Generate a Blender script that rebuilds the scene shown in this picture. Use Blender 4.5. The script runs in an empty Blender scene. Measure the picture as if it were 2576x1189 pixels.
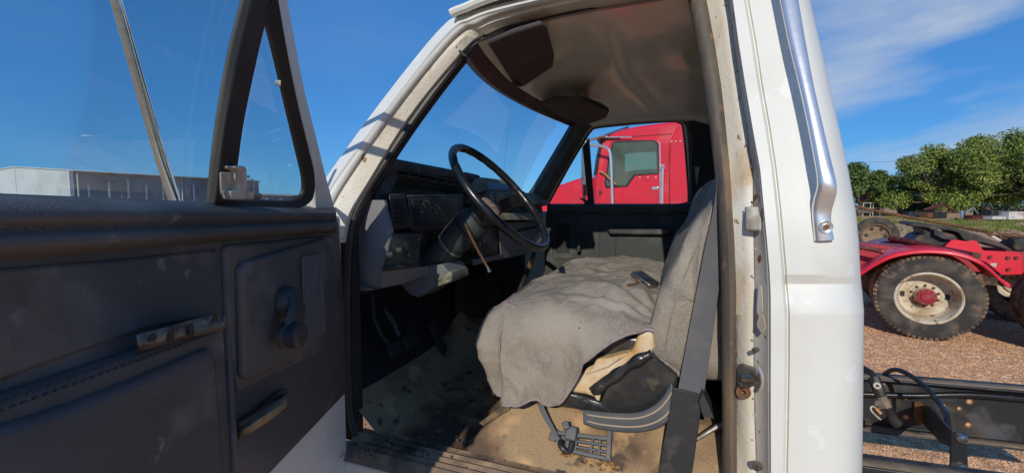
import bpy, math, random
from mathutils import Vector, Matrix, noise
random.seed(7)
V = Vector
R = math.radians
sc = bpy.context.scene
COL = sc.collection

# ------------------------------------------------------------------ camera, sky, sun, exposure
YAW, HOR, FPX, CX, CY = 21.0, 515.0, 1100.0, 1288.0, 594.5      # measured on a 2576 x 1189 view of the photograph
CAM = V((0.0, -1.0, 1.65))
pit = math.atan((CY - HOR) / FPX)
yw = R(YAW)
CF = V((-math.sin(yw) * math.cos(pit), math.cos(yw) * math.cos(pit), -math.sin(pit)))
CR = V((math.cos(yw), math.sin(yw), 0))
CU = CR.cross(CF)
cd = bpy.data.cameras.new('camera')
cam = bpy.data.objects.new('camera', cd)
COL.objects.link(cam)
cd.sensor_width = 36
cd.lens = 36 * FPX / 2576
cd.clip_start = 0.02
cd.clip_end = 3000
cam.location = CAM
cam.rotation_euler = Matrix((CR, CU, -CF)).transposed().to_euler()
sc.camera = cam

SUNV = V((0.08, -1.0, 0.51)).normalized()       # towards the sun
sel = math.asin(SUNV.z)
w = bpy.data.worlds.new('World')
sc.world = w
w.use_nodes = True
nt = w.node_tree
for n in list(nt.nodes):
    nt.nodes.remove(n)
def wn(t, **k):
    n = nt.nodes.new(t)
    for a, b in k.items():
        setattr(n, a, b)
    return n
sky = wn('ShaderNodeTexSky', sky_type='NISHITA', sun_disc=False, sun_elevation=sel,
         sun_rotation=math.atan2(SUNV.x, SUNV.y), altitude=900, air_density=1.0, dust_density=0.0, ozone_density=3.0)
tc = wn('ShaderNodeTexCoord')
mp = wn('ShaderNodeMapping')
mp.inputs['Rotation'].default_value = (0.10, 0.30, R(-36))
mp.inputs['Scale'].default_value = (1.4, 1.4, 6.0)
mp.inputs['Location'].default_value = (0.29, 0.0, 0.44)
cn = wn('ShaderNodeTexNoise')
cn.inputs['Scale'].default_value = 1.25
cn.inputs['Detail'].default_value = 7
cn.inputs['Roughness'].default_value = 0.52
cn.inputs['Distortion'].default_value = 0.35
cr_ = wn('ShaderNodeValToRGB')
cr_.color_ramp.elements[0].position = 0.46
cr_.color_ramp.elements[1].position = 0.68
dotn = wn('ShaderNodeVectorMath', operation='DOT_PRODUCT')     # a bank of thin cloud over the trees in the east
cdir = (CF + (2480 - CX) / FPX * CR - (190 - CY) / FPX * CU).normalized()
dotn.inputs[1].default_value = cdir
mr = wn('ShaderNodeMapRange', interpolation_type='SMOOTHSTEP')
mr.inputs['From Min'].default_value = 0.90
mr.inputs['From Max'].default_value = 0.99
mr.inputs['To Min'].default_value = 0.06
mr.inputs['To Max'].default_value = 0.95
mul = wn('ShaderNodeMath', operation='MULTIPLY')
mix = wn('ShaderNodeMixRGB')
mix.inputs['Color2'].default_value = (4.5, 5.2, 6.3, 1)
bg = wn('ShaderNodeBackground')
bg.inputs['Strength'].default_value = 0.108
ow = wn('ShaderNodeOutputWorld')
L = nt.links.new
L(tc.outputs['Generated'], mp.inputs['Vector'])
L(mp.outputs['Vector'], cn.inputs['Vector'])
L(cn.outputs['Fac'], cr_.inputs['Fac'])
L(tc.outputs['Generated'], dotn.inputs[0])
L(dotn.outputs['Value'], mr.inputs['Value'])
L(cr_.outputs['Color'], mul.inputs[0])
L(mr.outputs['Result'], mul.inputs[1])
L(mul.outputs['Value'], mix.inputs['Fac'])
tint = wn('ShaderNodeMixRGB', blend_type='MULTIPLY')
tint.inputs['Fac'].default_value = 1.0
tint.inputs['Color2'].default_value = (0.40, 0.84, 1.16, 1)
L(sky.outputs['Color'], tint.inputs['Color1'])
flat = wn('ShaderNodeMixRGB')
flat.inputs['Fac'].default_value = 0.58
flat.inputs['Color2'].default_value = (0.50, 2.05, 5.5, 1)
L(tint.outputs['Color'], flat.inputs['Color1'])
L(flat.outputs['Color'], mix.inputs['Color1'])
L(mix.outputs['Color'], bg.inputs['Color'])
L(bg.outputs['Background'], ow.inputs['Surface'])

sl = bpy.data.lights.new('sun', 'SUN')
sl.energy = 3.2
sl.angle = R(0.5)
sl.color = (1.0, 0.93, 0.82)
so = bpy.data.objects.new('sun', sl)
so.rotation_euler = SUNV.to_track_quat('Z', 'Y').to_euler()
so.location = (-3, -10, 6)
COL.objects.link(so)
sc.view_settings.view_transform = 'Standard'
sc.view_settings.look = 'None'
sc.view_settings.exposure = 0.0
sc.view_settings.gamma = 1.0
try:
    sc.cycles.max_bounces = 12
    sc.cycles.diffuse_bounces = 8
    sc.cycles.transparent_max_bounces = 24
    sc.cycles.use_denoising = True
except Exception:
    pass

# ------------------------------------------------------------------ measuring helpers
def ray(px, py):
    return CF + (px - CX) / FPX * CR - (py - CY) / FPX * CU
def onX(px, py, x):
    d = ray(px, py); return CAM + d * ((x - CAM.x) / d.x)
def onY(px, py, y):
    d = ray(px, py); return CAM + d * ((y - CAM.y) / d.y)
def onZ(px, py, z):
    d = ray(px, py); return CAM + d * ((z - CAM.z) / d.z)
def onP(px, py, p0, n):
    d = ray(px, py); return CAM + d * ((p0 - CAM).dot(n) / d.dot(n))
def dep(px, py, d):
    return CAM + ray(px, py) * d
BELT = 1.62
CABW = 1.70
def side(z):
    return max(0.0, (z - BELT)) * 0.33
def S(px, py, off=0.0):            # driver side of the cab, leaning in above the belt line
    y = off
    for _ in range(8):
        p = onY(px, py, y); y = side(p.z) + off
    return onY(px, py, y)
def Q(px, py, off=0.0):            # passenger side of the cab
    y = CABW - off
    for _ in range(8):
        p = onY(px, py, y); y = CABW - side(p.z) - off
    return onY(px, py, y)
def cr(pts, n):                    # smooth curve through points
    pts = [V(p) for p in pts]
    out = []
    m = len(pts) - 1
    for i in range(n + 1):
        t = i / n * m
        k = min(int(t), m - 1); f = t - k
        p0 = pts[max(k - 1, 0)]; p1 = pts[k]; p2 = pts[k + 1]; p3 = pts[min(k + 2, m)]
        out.append(0.5 * ((2 * p1) + (p2 - p0) * f + (2 * p0 - 5 * p1 + 4 * p2 - p3) * f * f + (3 * p1 - p0 - 3 * p2 + p3) * f ** 3))
    return out
def lerp(a, b, t):
    return a + (b - a) * t
def fbm(p, s=1.0):
    return noise.fractal(V(p) * s, 1.0, 2.0, 4)

# ------------------------------------------------------------------ mesh helpers
WL = {}                            # world location of each object
class MB:
    def __init__(s):
        s.v = []; s.f = []
    def add(s, vs, fs):
        o = len(s.v); s.v += [V(q) for q in vs]; s.f += [tuple(o + i for i in q) for q in fs]; return s
    def box(s, c, size, ax=None):
        c = V(c); a = ax or (V((1, 0, 0)), V((0, 1, 0)), V((0, 0, 1)))
        h = [q / 2 for q in size]
        vs = [c + a[0] * (h[0] * i) + a[1] * (h[1] * j) + a[2] * (h[2] * k) for i in (-1, 1) for j in (-1, 1) for k in (-1, 1)]
        return s.add(vs, [(0, 1, 3, 2), (4, 6, 7, 5), (0, 4, 5, 1), (2, 3, 7, 6), (0, 2, 6, 4), (1, 5, 7, 3)])
    def prism(s, poly, vec):
        n = len(poly); poly = [V(p) for p in poly]; vec = V(vec)
        vs = poly + [p + vec for p in poly]
        fs = [tuple(range(n - 1, -1, -1)), tuple(range(n, 2 * n))] + [(i, (i + 1) % n, n + (i + 1) % n, n + i) for i in range(n)]
        return s.add(vs, fs)
    def tube(s, path, r, n=10, flat=None):
        path = [V(p) for p in path]; m = len(path)
        rr = r if isinstance(r, (list, tuple)) else [r] * m
        t0 = (path[1] - path[0]).normalized()
        up = V((0, 0, 1)) if abs(t0.z) < 0.9 else V((1, 0, 0))
        a = t0.cross(up).normalized()
        vs = []
        for i, p in enumerate(path):
            t = (path[min(i + 1, m - 1)] - path[max(i - 1, 0)]).normalized()
            a = (a - t * a.dot(t)).normalized(); b = t.cross(a)
            for k in range(n):
                q = 2 * math.pi * k / n
                vs.append(p + (a * math.cos(q) + b * math.sin(q) * (flat or 1)) * rr[i])
        fs = [(i * n + k, i * n + (k + 1) % n, (i + 1) * n + (k + 1) % n, (i + 1) * n + k) for i in range(m - 1) for k in range(n)]
        fs += [tuple(range(n - 1, -1, -1)), tuple((m - 1) * n + k for k in range(n))]
        return s.add(vs, fs)
    def loft(s, curves, ring=False):
        n = len(curves[0]); m = len(curves)
        vs = [p for c in curves for p in c]
        fs = [(i * n + k, i * n + k + 1, ((i + 1) % m) * n + k + 1, ((i + 1) % m) * n + k) for i in range(m if ring else m - 1) for k in range(n - 1)]
        if ring:
            fs += [tuple(i * n for i in range(m)), tuple(i * n + n - 1 for i in range(m - 1, -1, -1))]
        return s.add(vs, fs)
    def band(s, a, b, vec):        # a strip between two curves, given thickness
        vec = V(vec)
        return s.loft([a, b, [p + vec for p in b], [p + vec for p in a]], ring=True)
    def lathe(s, prof, o, axis, n=32, a0=0, a1=2 * math.pi, ref=None):
        o = V(o); ax = V(axis).normalized()
        u = (V(ref) if ref else (V((0, 0, 1)) if abs(ax.z) < 0.9 else V((1, 0, 0))))
        u = (u - ax * u.dot(ax)).normalized(); q = ax.cross(u)
        full = abs(a1 - a0 - 2 * math.pi) < 1e-6
        cnt = n if full else n + 1
        m = len(prof); vs = []
        for i in range(cnt):
            t = a0 + (a1 - a0) * i / n
            d = u * math.cos(t) + q * math.sin(t)
            vs += [o + d * r + ax * h for r, h in prof]
        fs = [(i * m + k, ((i + 1) % cnt) * m + k, ((i + 1) % cnt) * m + k + 1, i * m + k + 1) for i in range(n) for k in range(m - 1)]
        return s.add(vs, fs)
    def disc(s, o, axis, r, th, n=20, sy=1.0, ref=None):
        return s.lathe([(0, 0), (r, 0), (r, th), (0, th)], o, axis, n, ref=ref)
    def grid(s, fn, nu, nv):
        vs = [fn(i / nu, j / nv) for i in range(nu + 1) for j in range(nv + 1)]
        return s.add(vs, [(i * (nv + 1) + j, (i + 1) * (nv + 1) + j, (i + 1) * (nv + 1) + j + 1, i * (nv + 1) + j + 1) for i in range(nu) for j in range(nv)])
    def build(s, name, mat, parent=None, ang=35, bevel=0, solid=0, sub=0, seg=2, weld=True):
        lo = V([min(q[i] for q in s.v) for i in range(3)]); hi = V([max(q[i] for q in s.v) for i in range(3)])
        c = (lo + hi) / 2
        me = bpy.data.meshes.new(name)
        me.from_pydata([q - c for q in s.v], [], s.f)
        me.validate()
        me.update()
        o = bpy.data.objects.new(name, me)
        COL.objects.link(o)
        if mat:
            me.materials.append(M[mat] if isinstance(mat, str) else mat)
        place(o, c, parent)
        me.polygons.foreach_set('use_smooth', [True] * len(me.polygons))
        if ang < 180:
            me.set_sharp_from_angle(angle=R(ang))
        if weld:
            m = o.modifiers.new('weld', 'WELD'); m.merge_threshold = 0.0002
        if solid:
            m = o.modifiers.new('solid', 'SOLIDIFY'); m.thickness = solid; m.offset = 0
        if bevel:
            m = o.modifiers.new('bevel', 'BEVEL'); m.width = bevel; m.segments = seg; m.limit_method = 'ANGLE'; m.angle_limit = R(40)
        if sub:
            m = o.modifiers.new('sub', 'SUBSURF'); m.levels = sub; m.render_levels = sub
        return o
def place(o, wl, parent=None):
    WL[o.name] = V(wl)
    o.location = V(wl) - (WL[parent.name] if parent else V((0, 0, 0)))
    if parent:
        o.parent = parent
def tag(o, label=None, cat=None, group=None, kind=None):
    if label: o['label'] = label
    if cat: o['category'] = cat
    if group: o['group'] = group
    if kind: o['kind'] = kind
    return o
def thing(name, loc, label, cat, group=None):
    o = bpy.data.objects.new(name, None)
    COL.objects.link(o)
    o.empty_display_size = 0.2
    place(o, loc)
    return tag(o, label, cat, group)

# ------------------------------------------------------------------ materials
M = {}
def mat(name, col, rough=0.6, metal=0.0, layers=(), bump=None, spec=0.5, coat=0.0, alpha=None, bump2=None, tr=0.0):
    """layers: (colour, scale, low, high, detail) mixed in by noise in metres; bump: (scale, strength)"""
    m = bpy.data.materials.new(name); m.use_nodes = True
    t = m.node_tree; b = t.nodes['Principled BSDF']; l = t.links.new
    g = t.nodes.new('ShaderNodeNewGeometry')
    tcn = t.nodes.new('ShaderNodeTexCoord')
    pos = tcn.outputs['Object']
    b.inputs['Roughness'].default_value = rough
    b.inputs['Metallic'].default_value = metal
    b.inputs['Specular IOR Level'].default_value = spec
    b.inputs['Coat Weight'].default_value = coat
    cur = None
    for ly in layers:
        c2, s_, lo, hi = ly[:4]
        nz = t.nodes.new('ShaderNodeTexNoise'); nz.inputs['Scale'].default_value = s_
        nz.inputs['Detail'].default_value = ly[4] if len(ly) > 4 else 6
        if len(ly) > 5:
            mpn = t.nodes.new('ShaderNodeMapping'); mpn.inputs['Scale'].default_value = ly[5]
            l(pos, mpn.inputs['Vector']); l(mpn.outputs['Vector'], nz.inputs['Vector'])
        else:
            l(pos, nz.inputs['Vector'])
        r_ = t.nodes.new('ShaderNodeMapRange')
        r_.inputs['From Min'].default_value = lo; r_.inputs['From Max'].default_value = hi
        l(nz.outputs['Fac'], r_.inputs['Value'])
        mx = t.nodes.new('ShaderNodeMixRGB')
        if cur is None: mx.inputs['Color1'].default_value = (*col, 1)
        else: l(cur, mx.inputs['Color1'])
        mx.inputs['Color2'].default_value = (*c2, 1)
        l(r_.outputs['Result'], mx.inputs['Fac'])
        cur = mx.outputs['Color']
    if cur is None: b.inputs['Base Color'].default_value = (*col, 1)
    else: l(cur, b.inputs['Base Color'])
    prev = None
    for bp in (bump, bump2):
        if bp:
            nz = t.nodes.new('ShaderNodeTexNoise'); nz.inputs['Scale'].default_value = bp[0]; nz.inputs['Detail'].default_value = 4
            l(pos, nz.inputs['Vector'])
            bn = t.nodes.new('ShaderNodeBump'); bn.inputs['Strength'].default_value = bp[1]
            bn.inputs['Distance'].default_value = bp[2] if len(bp) > 2 else 0.01
            l(nz.outputs['Fac'], bn.inputs['Height'])
            if prev: l(prev, bn.inputs['Normal'])
            prev = bn.outputs['Normal']
    if prev: l(prev, b.inputs['Normal'])
    if tr: b.inputs['Transmission Weight'].default_value = tr
    M[name] = m
    return m
DUST = (0.34, 0.23, 0.14)
RUST = (0.16, 0.065, 0.025)
mat('white_paint', (0.72, 0.72, 0.66), 0.50, layers=[((0.67, 0.655, 0.59), 6, 0.5, 0.75), ((0.765, 0.77, 0.745), 14, 0.65, 0.66, 6), ((0.50, 0.46, 0.38), 5, 0.68, 0.82, 9, (2.5, 2.5, .25)), (RUST, 42, 0.765, 0.775, 5)], bump=(14, 0.03, 0.02), bump2=(120, 0.05), spec=0.4)
mat('cream_paint', (0.62, 0.56, 0.44), 0.55, layers=[((0.46, 0.32, 0.18), 6, 0.52, 0.66, 8, (1, 1, .35)), ((0.70, 0.67, 0.58), 4, 0.5, 0.62), ((0.26, 0.13, 0.05), 34, 0.68, 0.70, 9), ((0.14, 0.07, 0.04), 90, 0.70, 0.72, 6), ((0.36, 0.19, 0.08), 9, 0.60, 0.70, 10, (1.5, 1.5, .25))], bump=(90, 0.2))
mat('shade_grey_jamb', (0.50, 0.47, 0.41), 0.55, layers=[((0.36, 0.30, 0.23), 9, 0.48, 0.66, 8, (1, 1, .3)), (RUST, 24, 0.63, 0.65, 9), ((0.20, 0.10, 0.05), 8, 0.64, 0.67, 9, (2, 2, .2))], bump=(70, 0.15))  # the forward-facing step's shade put into the grey; rust and streaks are wear
mat('headliner', (0.82, 0.77, 0.64), 0.18, layers=[((0.72, 0.66, 0.53), 4, 0.45, 0.7)], bump=(1.6, 0.10, 0.10), bump2=(6, 0.03, 0.04), spec=0.7)
mat('rubber', (0.018, 0.017, 0.017), 0.5, layers=[((0.045, 0.038, 0.032), 10, 0.5, 0.8)])
mat('run_channel', (0.055, 0.052, 0.048), 0.6, layers=[((0.12, 0.105, 0.085), 12, 0.45, 0.7, 8, (1, 1, .3))])
mat('bright_chrome', (0.92, 0.92, 0.92), 0.07, 1.0, layers=[((0.7, 0.7, 0.7), 40, 0.55, 0.75)])
mat('dusty_seal', (0.11, 0.09, 0.07), 0.65, layers=[((0.24, 0.165, 0.10), 10, 0.44, 0.64, 8, (1, 1, .3)), ((0.36, 0.19, 0.08), 18, 0.62, 0.72, 8), ((0.06, 0.052, 0.045), 6, 0.52, 0.66, 8, (3, 3, .3))], bump=(50, 0.2))
mat('door_vinyl', (0.068, 0.066, 0.067), 0.58, layers=[((0.155, 0.146, 0.138), 3.2, 0.44, 0.74, 9), ((0.24, 0.225, 0.205), 9, 0.58, 0.84, 11), ((0.15, 0.115, 0.085), 2.0, 0.55, 0.75), ((0.20, 0.19, 0.175), 26, 0.66, 0.74, 10), ((0.03, 0.03, 0.032), 5, 0.60, 0.75, 6)], bump=(320, 0.4, 0.004), bump2=(7, 0.15, 0.02))
mat('dark_plastic', (0.032, 0.032, 0.033), 0.5, layers=[((0.10, 0.092, 0.082), 12, 0.48, 0.78, 8)], bump=(220, 0.12, 0.004))
mat('dash_grey', (0.20, 0.196, 0.20), 0.6, layers=[((0.28, 0.262, 0.235), 8, 0.5, 0.8)], bump=(220, 0.1, 0.004))
mat('dash_black', (0.042, 0.040, 0.038), 0.65, layers=[((0.13, 0.12, 0.095), 7, 0.48, 0.75, 8), ((0.20, 0.175, 0.13), 30, 0.58, 0.75)], bump=(220, 0.2, 0.004))
mat('dash_olive', (0.17, 0.155, 0.11), 0.75, layers=[((0.34, 0.295, 0.20), 10, 0.42, 0.70), ((0.08, 0.072, 0.055), 25, 0.6, 0.7)], bump=(150, 0.2, 0.004))
mat('green_black', (0.036, 0.041, 0.038), 0.62, layers=[((0.11, 0.112, 0.095), 6, 0.50, 0.80, 8)], bump=(260, 0.2, 0.004))
mat('visor', (0.055, 0.042, 0.038), 0.7, layers=[((0.10, 0.07, 0.06), 9, 0.5, 0.75)], bump=(80, 0.1))
mat('wheel_black', (0.012, 0.012, 0.014), 0.28, layers=[((0.06, 0.055, 0.05), 40, 0.6, 0.8)], bump=(120, 0.05), spec=0.6)
mat('horn_tan', (0.34, 0.25, 0.18), 0.7, layers=[((0.22, 0.15, 0.10), 60, 0.5, 0.7)])
mat('fabric', (0.25, 0.214, 0.163), 0.95, layers=[((0.335, 0.292, 0.23), 5, 0.45, 0.70, 8), ((0.205, 0.18, 0.145), 9, 0.54, 0.72, 8), ((0.20, 0.14, 0.09), 3.8, 0.57, 0.70, 9), ((0.42, 0.39, 0.35), 700, 0.52, 0.62, 2), ((0.11, 0.08, 0.055), 85, 0.73, 0.76, 3)], bump=(520, 0.6, 0.003), bump2=(22, 0.45, 0.016), spec=0.1)
mat('hem', (0.31, 0.25, 0.24), 0.9, layers=[((0.20, 0.15, 0.14), 50, 0.5, 0.7)], bump=(300, 0.3, 0.003), spec=0.1)
mat('foam', (0.62, 0.44, 0.24), 0.95, layers=[((0.50, 0.28, 0.09), 14, 0.5, 0.65), ((0.72, 0.62, 0.46), 9, 0.52, 0.66)], bump=(120, 0.4, 0.006), spec=0.05)
mat('vinyl', (0.020, 0.020, 0.021), 0.33, layers=[((0.10, 0.085, 0.065), 9, 0.55, 0.8), ((0.22, 0.16, 0.10), 14, 0.66, 0.85)], bump=(18, 0.25, 0.02), spec=0.6)
mat('trim_slate', (0.085, 0.095, 0.105), 0.55, layers=[((0.16, 0.14, 0.115), 12, 0.5, 0.8)], bump=(90, 0.1))
mat('grille_grey', (0.16, 0.155, 0.155), 0.6)
mat('tan_line', (0.42, 0.32, 0.23), 0.8)
mat('belt', (0.12, 0.12, 0.128), 0.85, layers=[((0.19, 0.175, 0.15), 12, 0.5, 0.8)], bump=(500, 0.25, 0.002), spec=0.2)
mat('belt_sleeve', (0.028, 0.028, 0.03), 0.55, layers=[((0.14, 0.12, 0.09), 16, 0.55, 0.85)], bump=(40, 0.1))
mat('chrome', (0.86, 0.85, 0.84), 0.27, 0.78, layers=[((0.70, 0.68, 0.66), 30, 0.5, 0.8)], bump=(40, 0.03))
mat('steel', (0.42, 0.40, 0.37), 0.4, 1.0, layers=[((0.26, 0.20, 0.15), 24, 0.5, 0.7)], bump=(60, 0.1))
mat('dull_steel', (0.25, 0.23, 0.20), 0.5, 0.7, layers=[((0.12, 0.08, 0.055), 30, 0.5, 0.65), ((0.4, 0.38, 0.33), 45, 0.6, 0.72)], bump=(60, 0.2))
mat('rust', RUST, 0.85, layers=[((0.27, 0.12, 0.05), 22, 0.45, 0.7), ((0.07, 0.04, 0.03), 12, 0.5, 0.7)], bump=(60, 0.3))
mat('floor_mat', (0.38, 0.26, 0.145), 0.85, layers=[((0.54, 0.33, 0.16), 3.2, 0.45, 0.60), ((0.17, 0.13, 0.09), 420, 0.52, 0.68, 3), ((0.13, 0.085, 0.055), 3.4, 0.47, 0.60, 9), ((0.58, 0.37, 0.19), 11, 0.56, 0.7), ((0.10, 0.07, 0.05), 18, 0.60, 0.68, 7)], bump=(300, 0.5, 0.006), bump2=(9, 0.3, 0.02), spec=0.2)
mat('scuff', (0.19, 0.135, 0.09), 0.65, layers=[((0.38, 0.255, 0.15), 9, 0.45, 0.66, 8), ((0.07, 0.05, 0.038), 7, 0.52, 0.66, 8)], bump=(80, 0.2))
mat('firewall', (0.022, 0.020, 0.018), 0.9, layers=[((0.05, 0.042, 0.034), 8, 0.5, 0.8)], bump=(60, 0.2))
mat('cab_dark', (0.025, 0.025, 0.027), 0.7, layers=[((0.05, 0.047, 0.045), 8, 0.5, 0.8)])
mat('cab_inner', (0.40, 0.37, 0.30), 0.5, layers=[((0.3, 0.26, 0.2), 8, 0.5, 0.75)])
mat('latch_cream', (0.55, 0.50, 0.40), 0.6, layers=[((0.36, 0.28, 0.2), 40, 0.5, 0.7)])
mat('red_paint', (0.74, 0.024, 0.045), 0.34, layers=[((0.58, 0.028, 0.045), 3, 0.5, 0.72), ((0.80, 0.09, 0.11), 1.6, 0.58, 0.70, 8), ((0.50, 0.07, 0.06), 34, 0.70, 0.74, 6), ((0.50, 0.10, 0.08), 2.4, 0.62, 0.80, 9)], bump=(40, 0.04), coat=0.15)
mat('red_dusty', (0.40, 0.022, 0.035), 0.5, layers=[((0.26, 0.12, 0.07), 5, 0.52, 0.68), ((0.16, 0.02, 0.025), 9, 0.55, 0.75)], bump=(50, 0.1))
mat('red_dark', (0.10, 0.012, 0.014), 0.6, layers=[((0.16, 0.08, 0.05), 14, 0.5, 0.75)])
mat('tyre', (0.045, 0.042, 0.039), 0.9, layers=[((0.13, 0.105, 0.08), 6, 0.42, 0.72, 8), ((0.20, 0.14, 0.09), 11, 0.58, 0.75)], bump=(60, 0.2), spec=0.2)
mat('tread', (0.07, 0.055, 0.045), 0.95, layers=[((0.28, 0.18, 0.11), 7, 0.40, 0.60)], bump=(50, 0.3), spec=0.1)
mat('rim_cream', (0.60, 0.52, 0.39), 0.55, layers=[((0.36, 0.25, 0.14), 5, 0.46, 0.68, 8), ((0.20, 0.10, 0.045), 18, 0.60, 0.66, 8), ((0.10, 0.06, 0.04), 40, 0.66, 0.70)], bump=(50, 0.15))
mat('rim_tan', (0.26, 0.18, 0.10), 0.7, layers=[((0.16, 0.10, 0.06), 6, 0.45, 0.65)])
mat('painted_daylight', (0.42, 0.52, 0.50), 0.4)  # pale teal standing in for daylight seen through the red cab
mat('hub_red', (0.30, 0.012, 0.03), 0.5, layers=[((0.25, 0.10, 0.06), 20, 0.5, 0.75)])
mat('greasy', (0.022, 0.020, 0.019), 0.6, layers=[((0.16, 0.10, 0.06), 5, 0.45, 0.72)], bump=(30, 0.3))
mat('chassis_black', (0.020, 0.022, 0.025), 0.42, layers=[((0.12, 0.10, 0.075), 6, 0.55, 0.78), ((0.075, 0.085, 0.10), 11, 0.55, 0.75)], bump=(80, 0.12))
mat('chassis_dust', (0.19, 0.145, 0.10), 0.8, layers=[((0.06, 0.045, 0.04), 8, 0.5, 0.7), ((0.30, 0.22, 0.14), 14, 0.5, 0.7)], bump=(70, 0.2))
mat('gravel_ground', (0.66, 0.37, 0.195), 0.95, layers=[((0.48, 0.27, 0.15), 0.35, 0.42, 0.62), ((0.66, 0.48, 0.32), 40, 0.54, 0.68, 3), ((0.30, 0.17, 0.10), 50, 0.58, 0.70, 3)], bump=(36, 0.6, 0.02), spec=0.1)
mat('stone_light', (0.72, 0.43, 0.235), 0.9, layers=[((0.48, 0.27, 0.15), 9, 0.42, 0.58, 2), ((0.74, 0.58, 0.42), 14, 0.58, 0.7, 2)], spec=0.15)
mat('grass', (0.13, 0.17, 0.035), 0.8, layers=[((0.24, 0.24, 0.07), 0.6, 0.45, 0.65)], spec=0.2)
mat('leaf', (0.15, 0.215, 0.04), 0.6, layers=[((0.27, 0.32, 0.065), 0.5, 0.45, 0.62, 3), ((0.07, 0.13, 0.03), 0.8, 0.54, 0.70, 2), ((0.30, 0.33, 0.08), 5, 0.60, 0.72, 2)], spec=0.3)
mat('leaf_dark', (0.085, 0.14, 0.036), 0.6, layers=[((0.14, 0.20, 0.05), 0.8, 0.45, 0.7, 3)], spec=0.3)
mat('bark', (0.13, 0.10, 0.07), 0.9, layers=[((0.06, 0.045, 0.035), 9, 0.5, 0.7)], bump=(14, 0.5, 0.03))
mat('sheet_white', (0.66, 0.68, 0.68), 0.5, layers=[((0.56, 0.57, 0.56), 0.4, 0.45, 0.7)])
mat('sheet_shade_grey', (0.30, 0.31, 0.31), 0.55, layers=[((0.22, 0.22, 0.22), 0.5, 0.45, 0.7)])  # white sheeting darkened: the warehouse long side's shade is in the colour
mat('wood', (0.33, 0.23, 0.14), 0.85, layers=[((0.20, 0.13, 0.08), 8, 0.45, 0.7)])
mat('junk_black', (0.02, 0.02, 0.022), 0.6, layers=[((0.08, 0.07, 0.06), 4, 0.5, 0.75)])
mat('junk_white', (0.60, 0.58, 0.53), 0.6, layers=[((0.32, 0.22, 0.15), 2.5, 0.5, 0.7)])
mat('junk_blue', (0.20, 0.30, 0.42), 0.6)
mat('paper', (0.55, 0.52, 0.44), 0.5, layers=[((0.42, 0.38, 0.30), 30, 0.45, 0.6)])
mat('copper', (0.55, 0.25, 0.10), 0.45, 0.6)
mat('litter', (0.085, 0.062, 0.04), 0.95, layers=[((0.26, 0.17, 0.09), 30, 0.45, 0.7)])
mat('dry_leaf', (0.50, 0.31, 0.10), 0.8, layers=[((0.32, 0.16, 0.06), 40, 0.45, 0.7)])
mat('gauge_face', (0.018, 0.022, 0.028), 0.32, layers=[((0.05, 0.048, 0.042), 14, 0.5, 0.75)], spec=0.5)
mat('gauge_mark', (0.15, 0.16, 0.165), 0.6)
mat('interior_tan', (0.22, 0.18, 0.13), 0.8)
def glass(name, tint, dust=0.05, gl=0.06, dcol=(0.55, 0.5, 0.42)):
    m = bpy.data.materials.new(name); m.use_nodes = True
    t = m.node_tree; l = t.links.new
    for n in list(t.nodes): t.nodes.remove(n)
    o = t.nodes.new('ShaderNodeOutputMaterial')
    tr_ = t.nodes.new('ShaderNodeBsdfTransparent'); tr_.inputs['Color'].default_value = (*tint, 1)
    g = t.nodes.new('ShaderNodeBsdfGlossy'); g.inputs['Roughness'].default_value = 0.02
    d = t.nodes.new('ShaderNodeBsdfDiffuse'); d.inputs['Color'].default_value = (*dcol, 1)
    fr = t.nodes.new('ShaderNodeFresnel'); fr.inputs['IOR'].default_value = 1.45
    ml = t.nodes.new('ShaderNodeMath'); ml.operation = 'MULTIPLY'; ml.inputs[1].default_value = gl * 10
    m1 = t.nodes.new('ShaderNodeMixShader'); m2 = t.nodes.new('ShaderNodeMixShader')
    tcn = t.nodes.new('ShaderNodeTexCoord'); nz = t.nodes.new('ShaderNodeTexNoise'); nz.inputs['Scale'].default_value = 3
    nz.inputs['Detail'].default_value = 8
    rm = t.nodes.new('ShaderNodeMapRange'); rm.inputs['From Min'].default_value = 0.3; rm.inputs['From Max'].default_value = 0.8
    rm.inputs['To Max'].default_value = dust * 2
    l(tcn.outputs['Object'], nz.inputs['Vector']); l(nz.outputs['Fac'], rm.inputs['Value'])
    l(rm.outputs['Result'], m1.inputs['Fac']); l(tr_.outputs[0], m1.inputs[1]); l(d.outputs[0], m1.inputs[2])
    l(fr.outputs[0], ml.inputs[0]); l(ml.outputs[0], m2.inputs['Fac']); l(m1.outputs[0], m2.inputs[1]); l(g.outputs[0], m2.inputs[2])
    l(m2.outputs[0], o.inputs['Surface'])
    M[name] = m
glass('door_glass', (0.88, 0.945, 0.955), 0.025, 0.018)
glass('clear_glass', (0.96, 0.985, 0.98), 0.015, 0.03)
glass('windshield_glass', (0.80, 0.92, 0.93), 0.03, 0.014)
glass('semi_glass', (0.70, 0.82, 0.80), 0.08, 0.07)

# ================================================================== THE GROUND
g = MB()
g.grid(lambda a, b: V((-900 + 1800 * a, -900 + 1800 * b, 0)), 8, 8)
tag(g.build('ground', 'gravel_ground'), kind='structure')

# ================================================================== THE WHITE TRUCK
truck = thing('work_truck', (0.2, 0.85, 0), 'old white work truck with its driver door open, bare chassis behind the cab', 'truck')
T = truck

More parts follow.
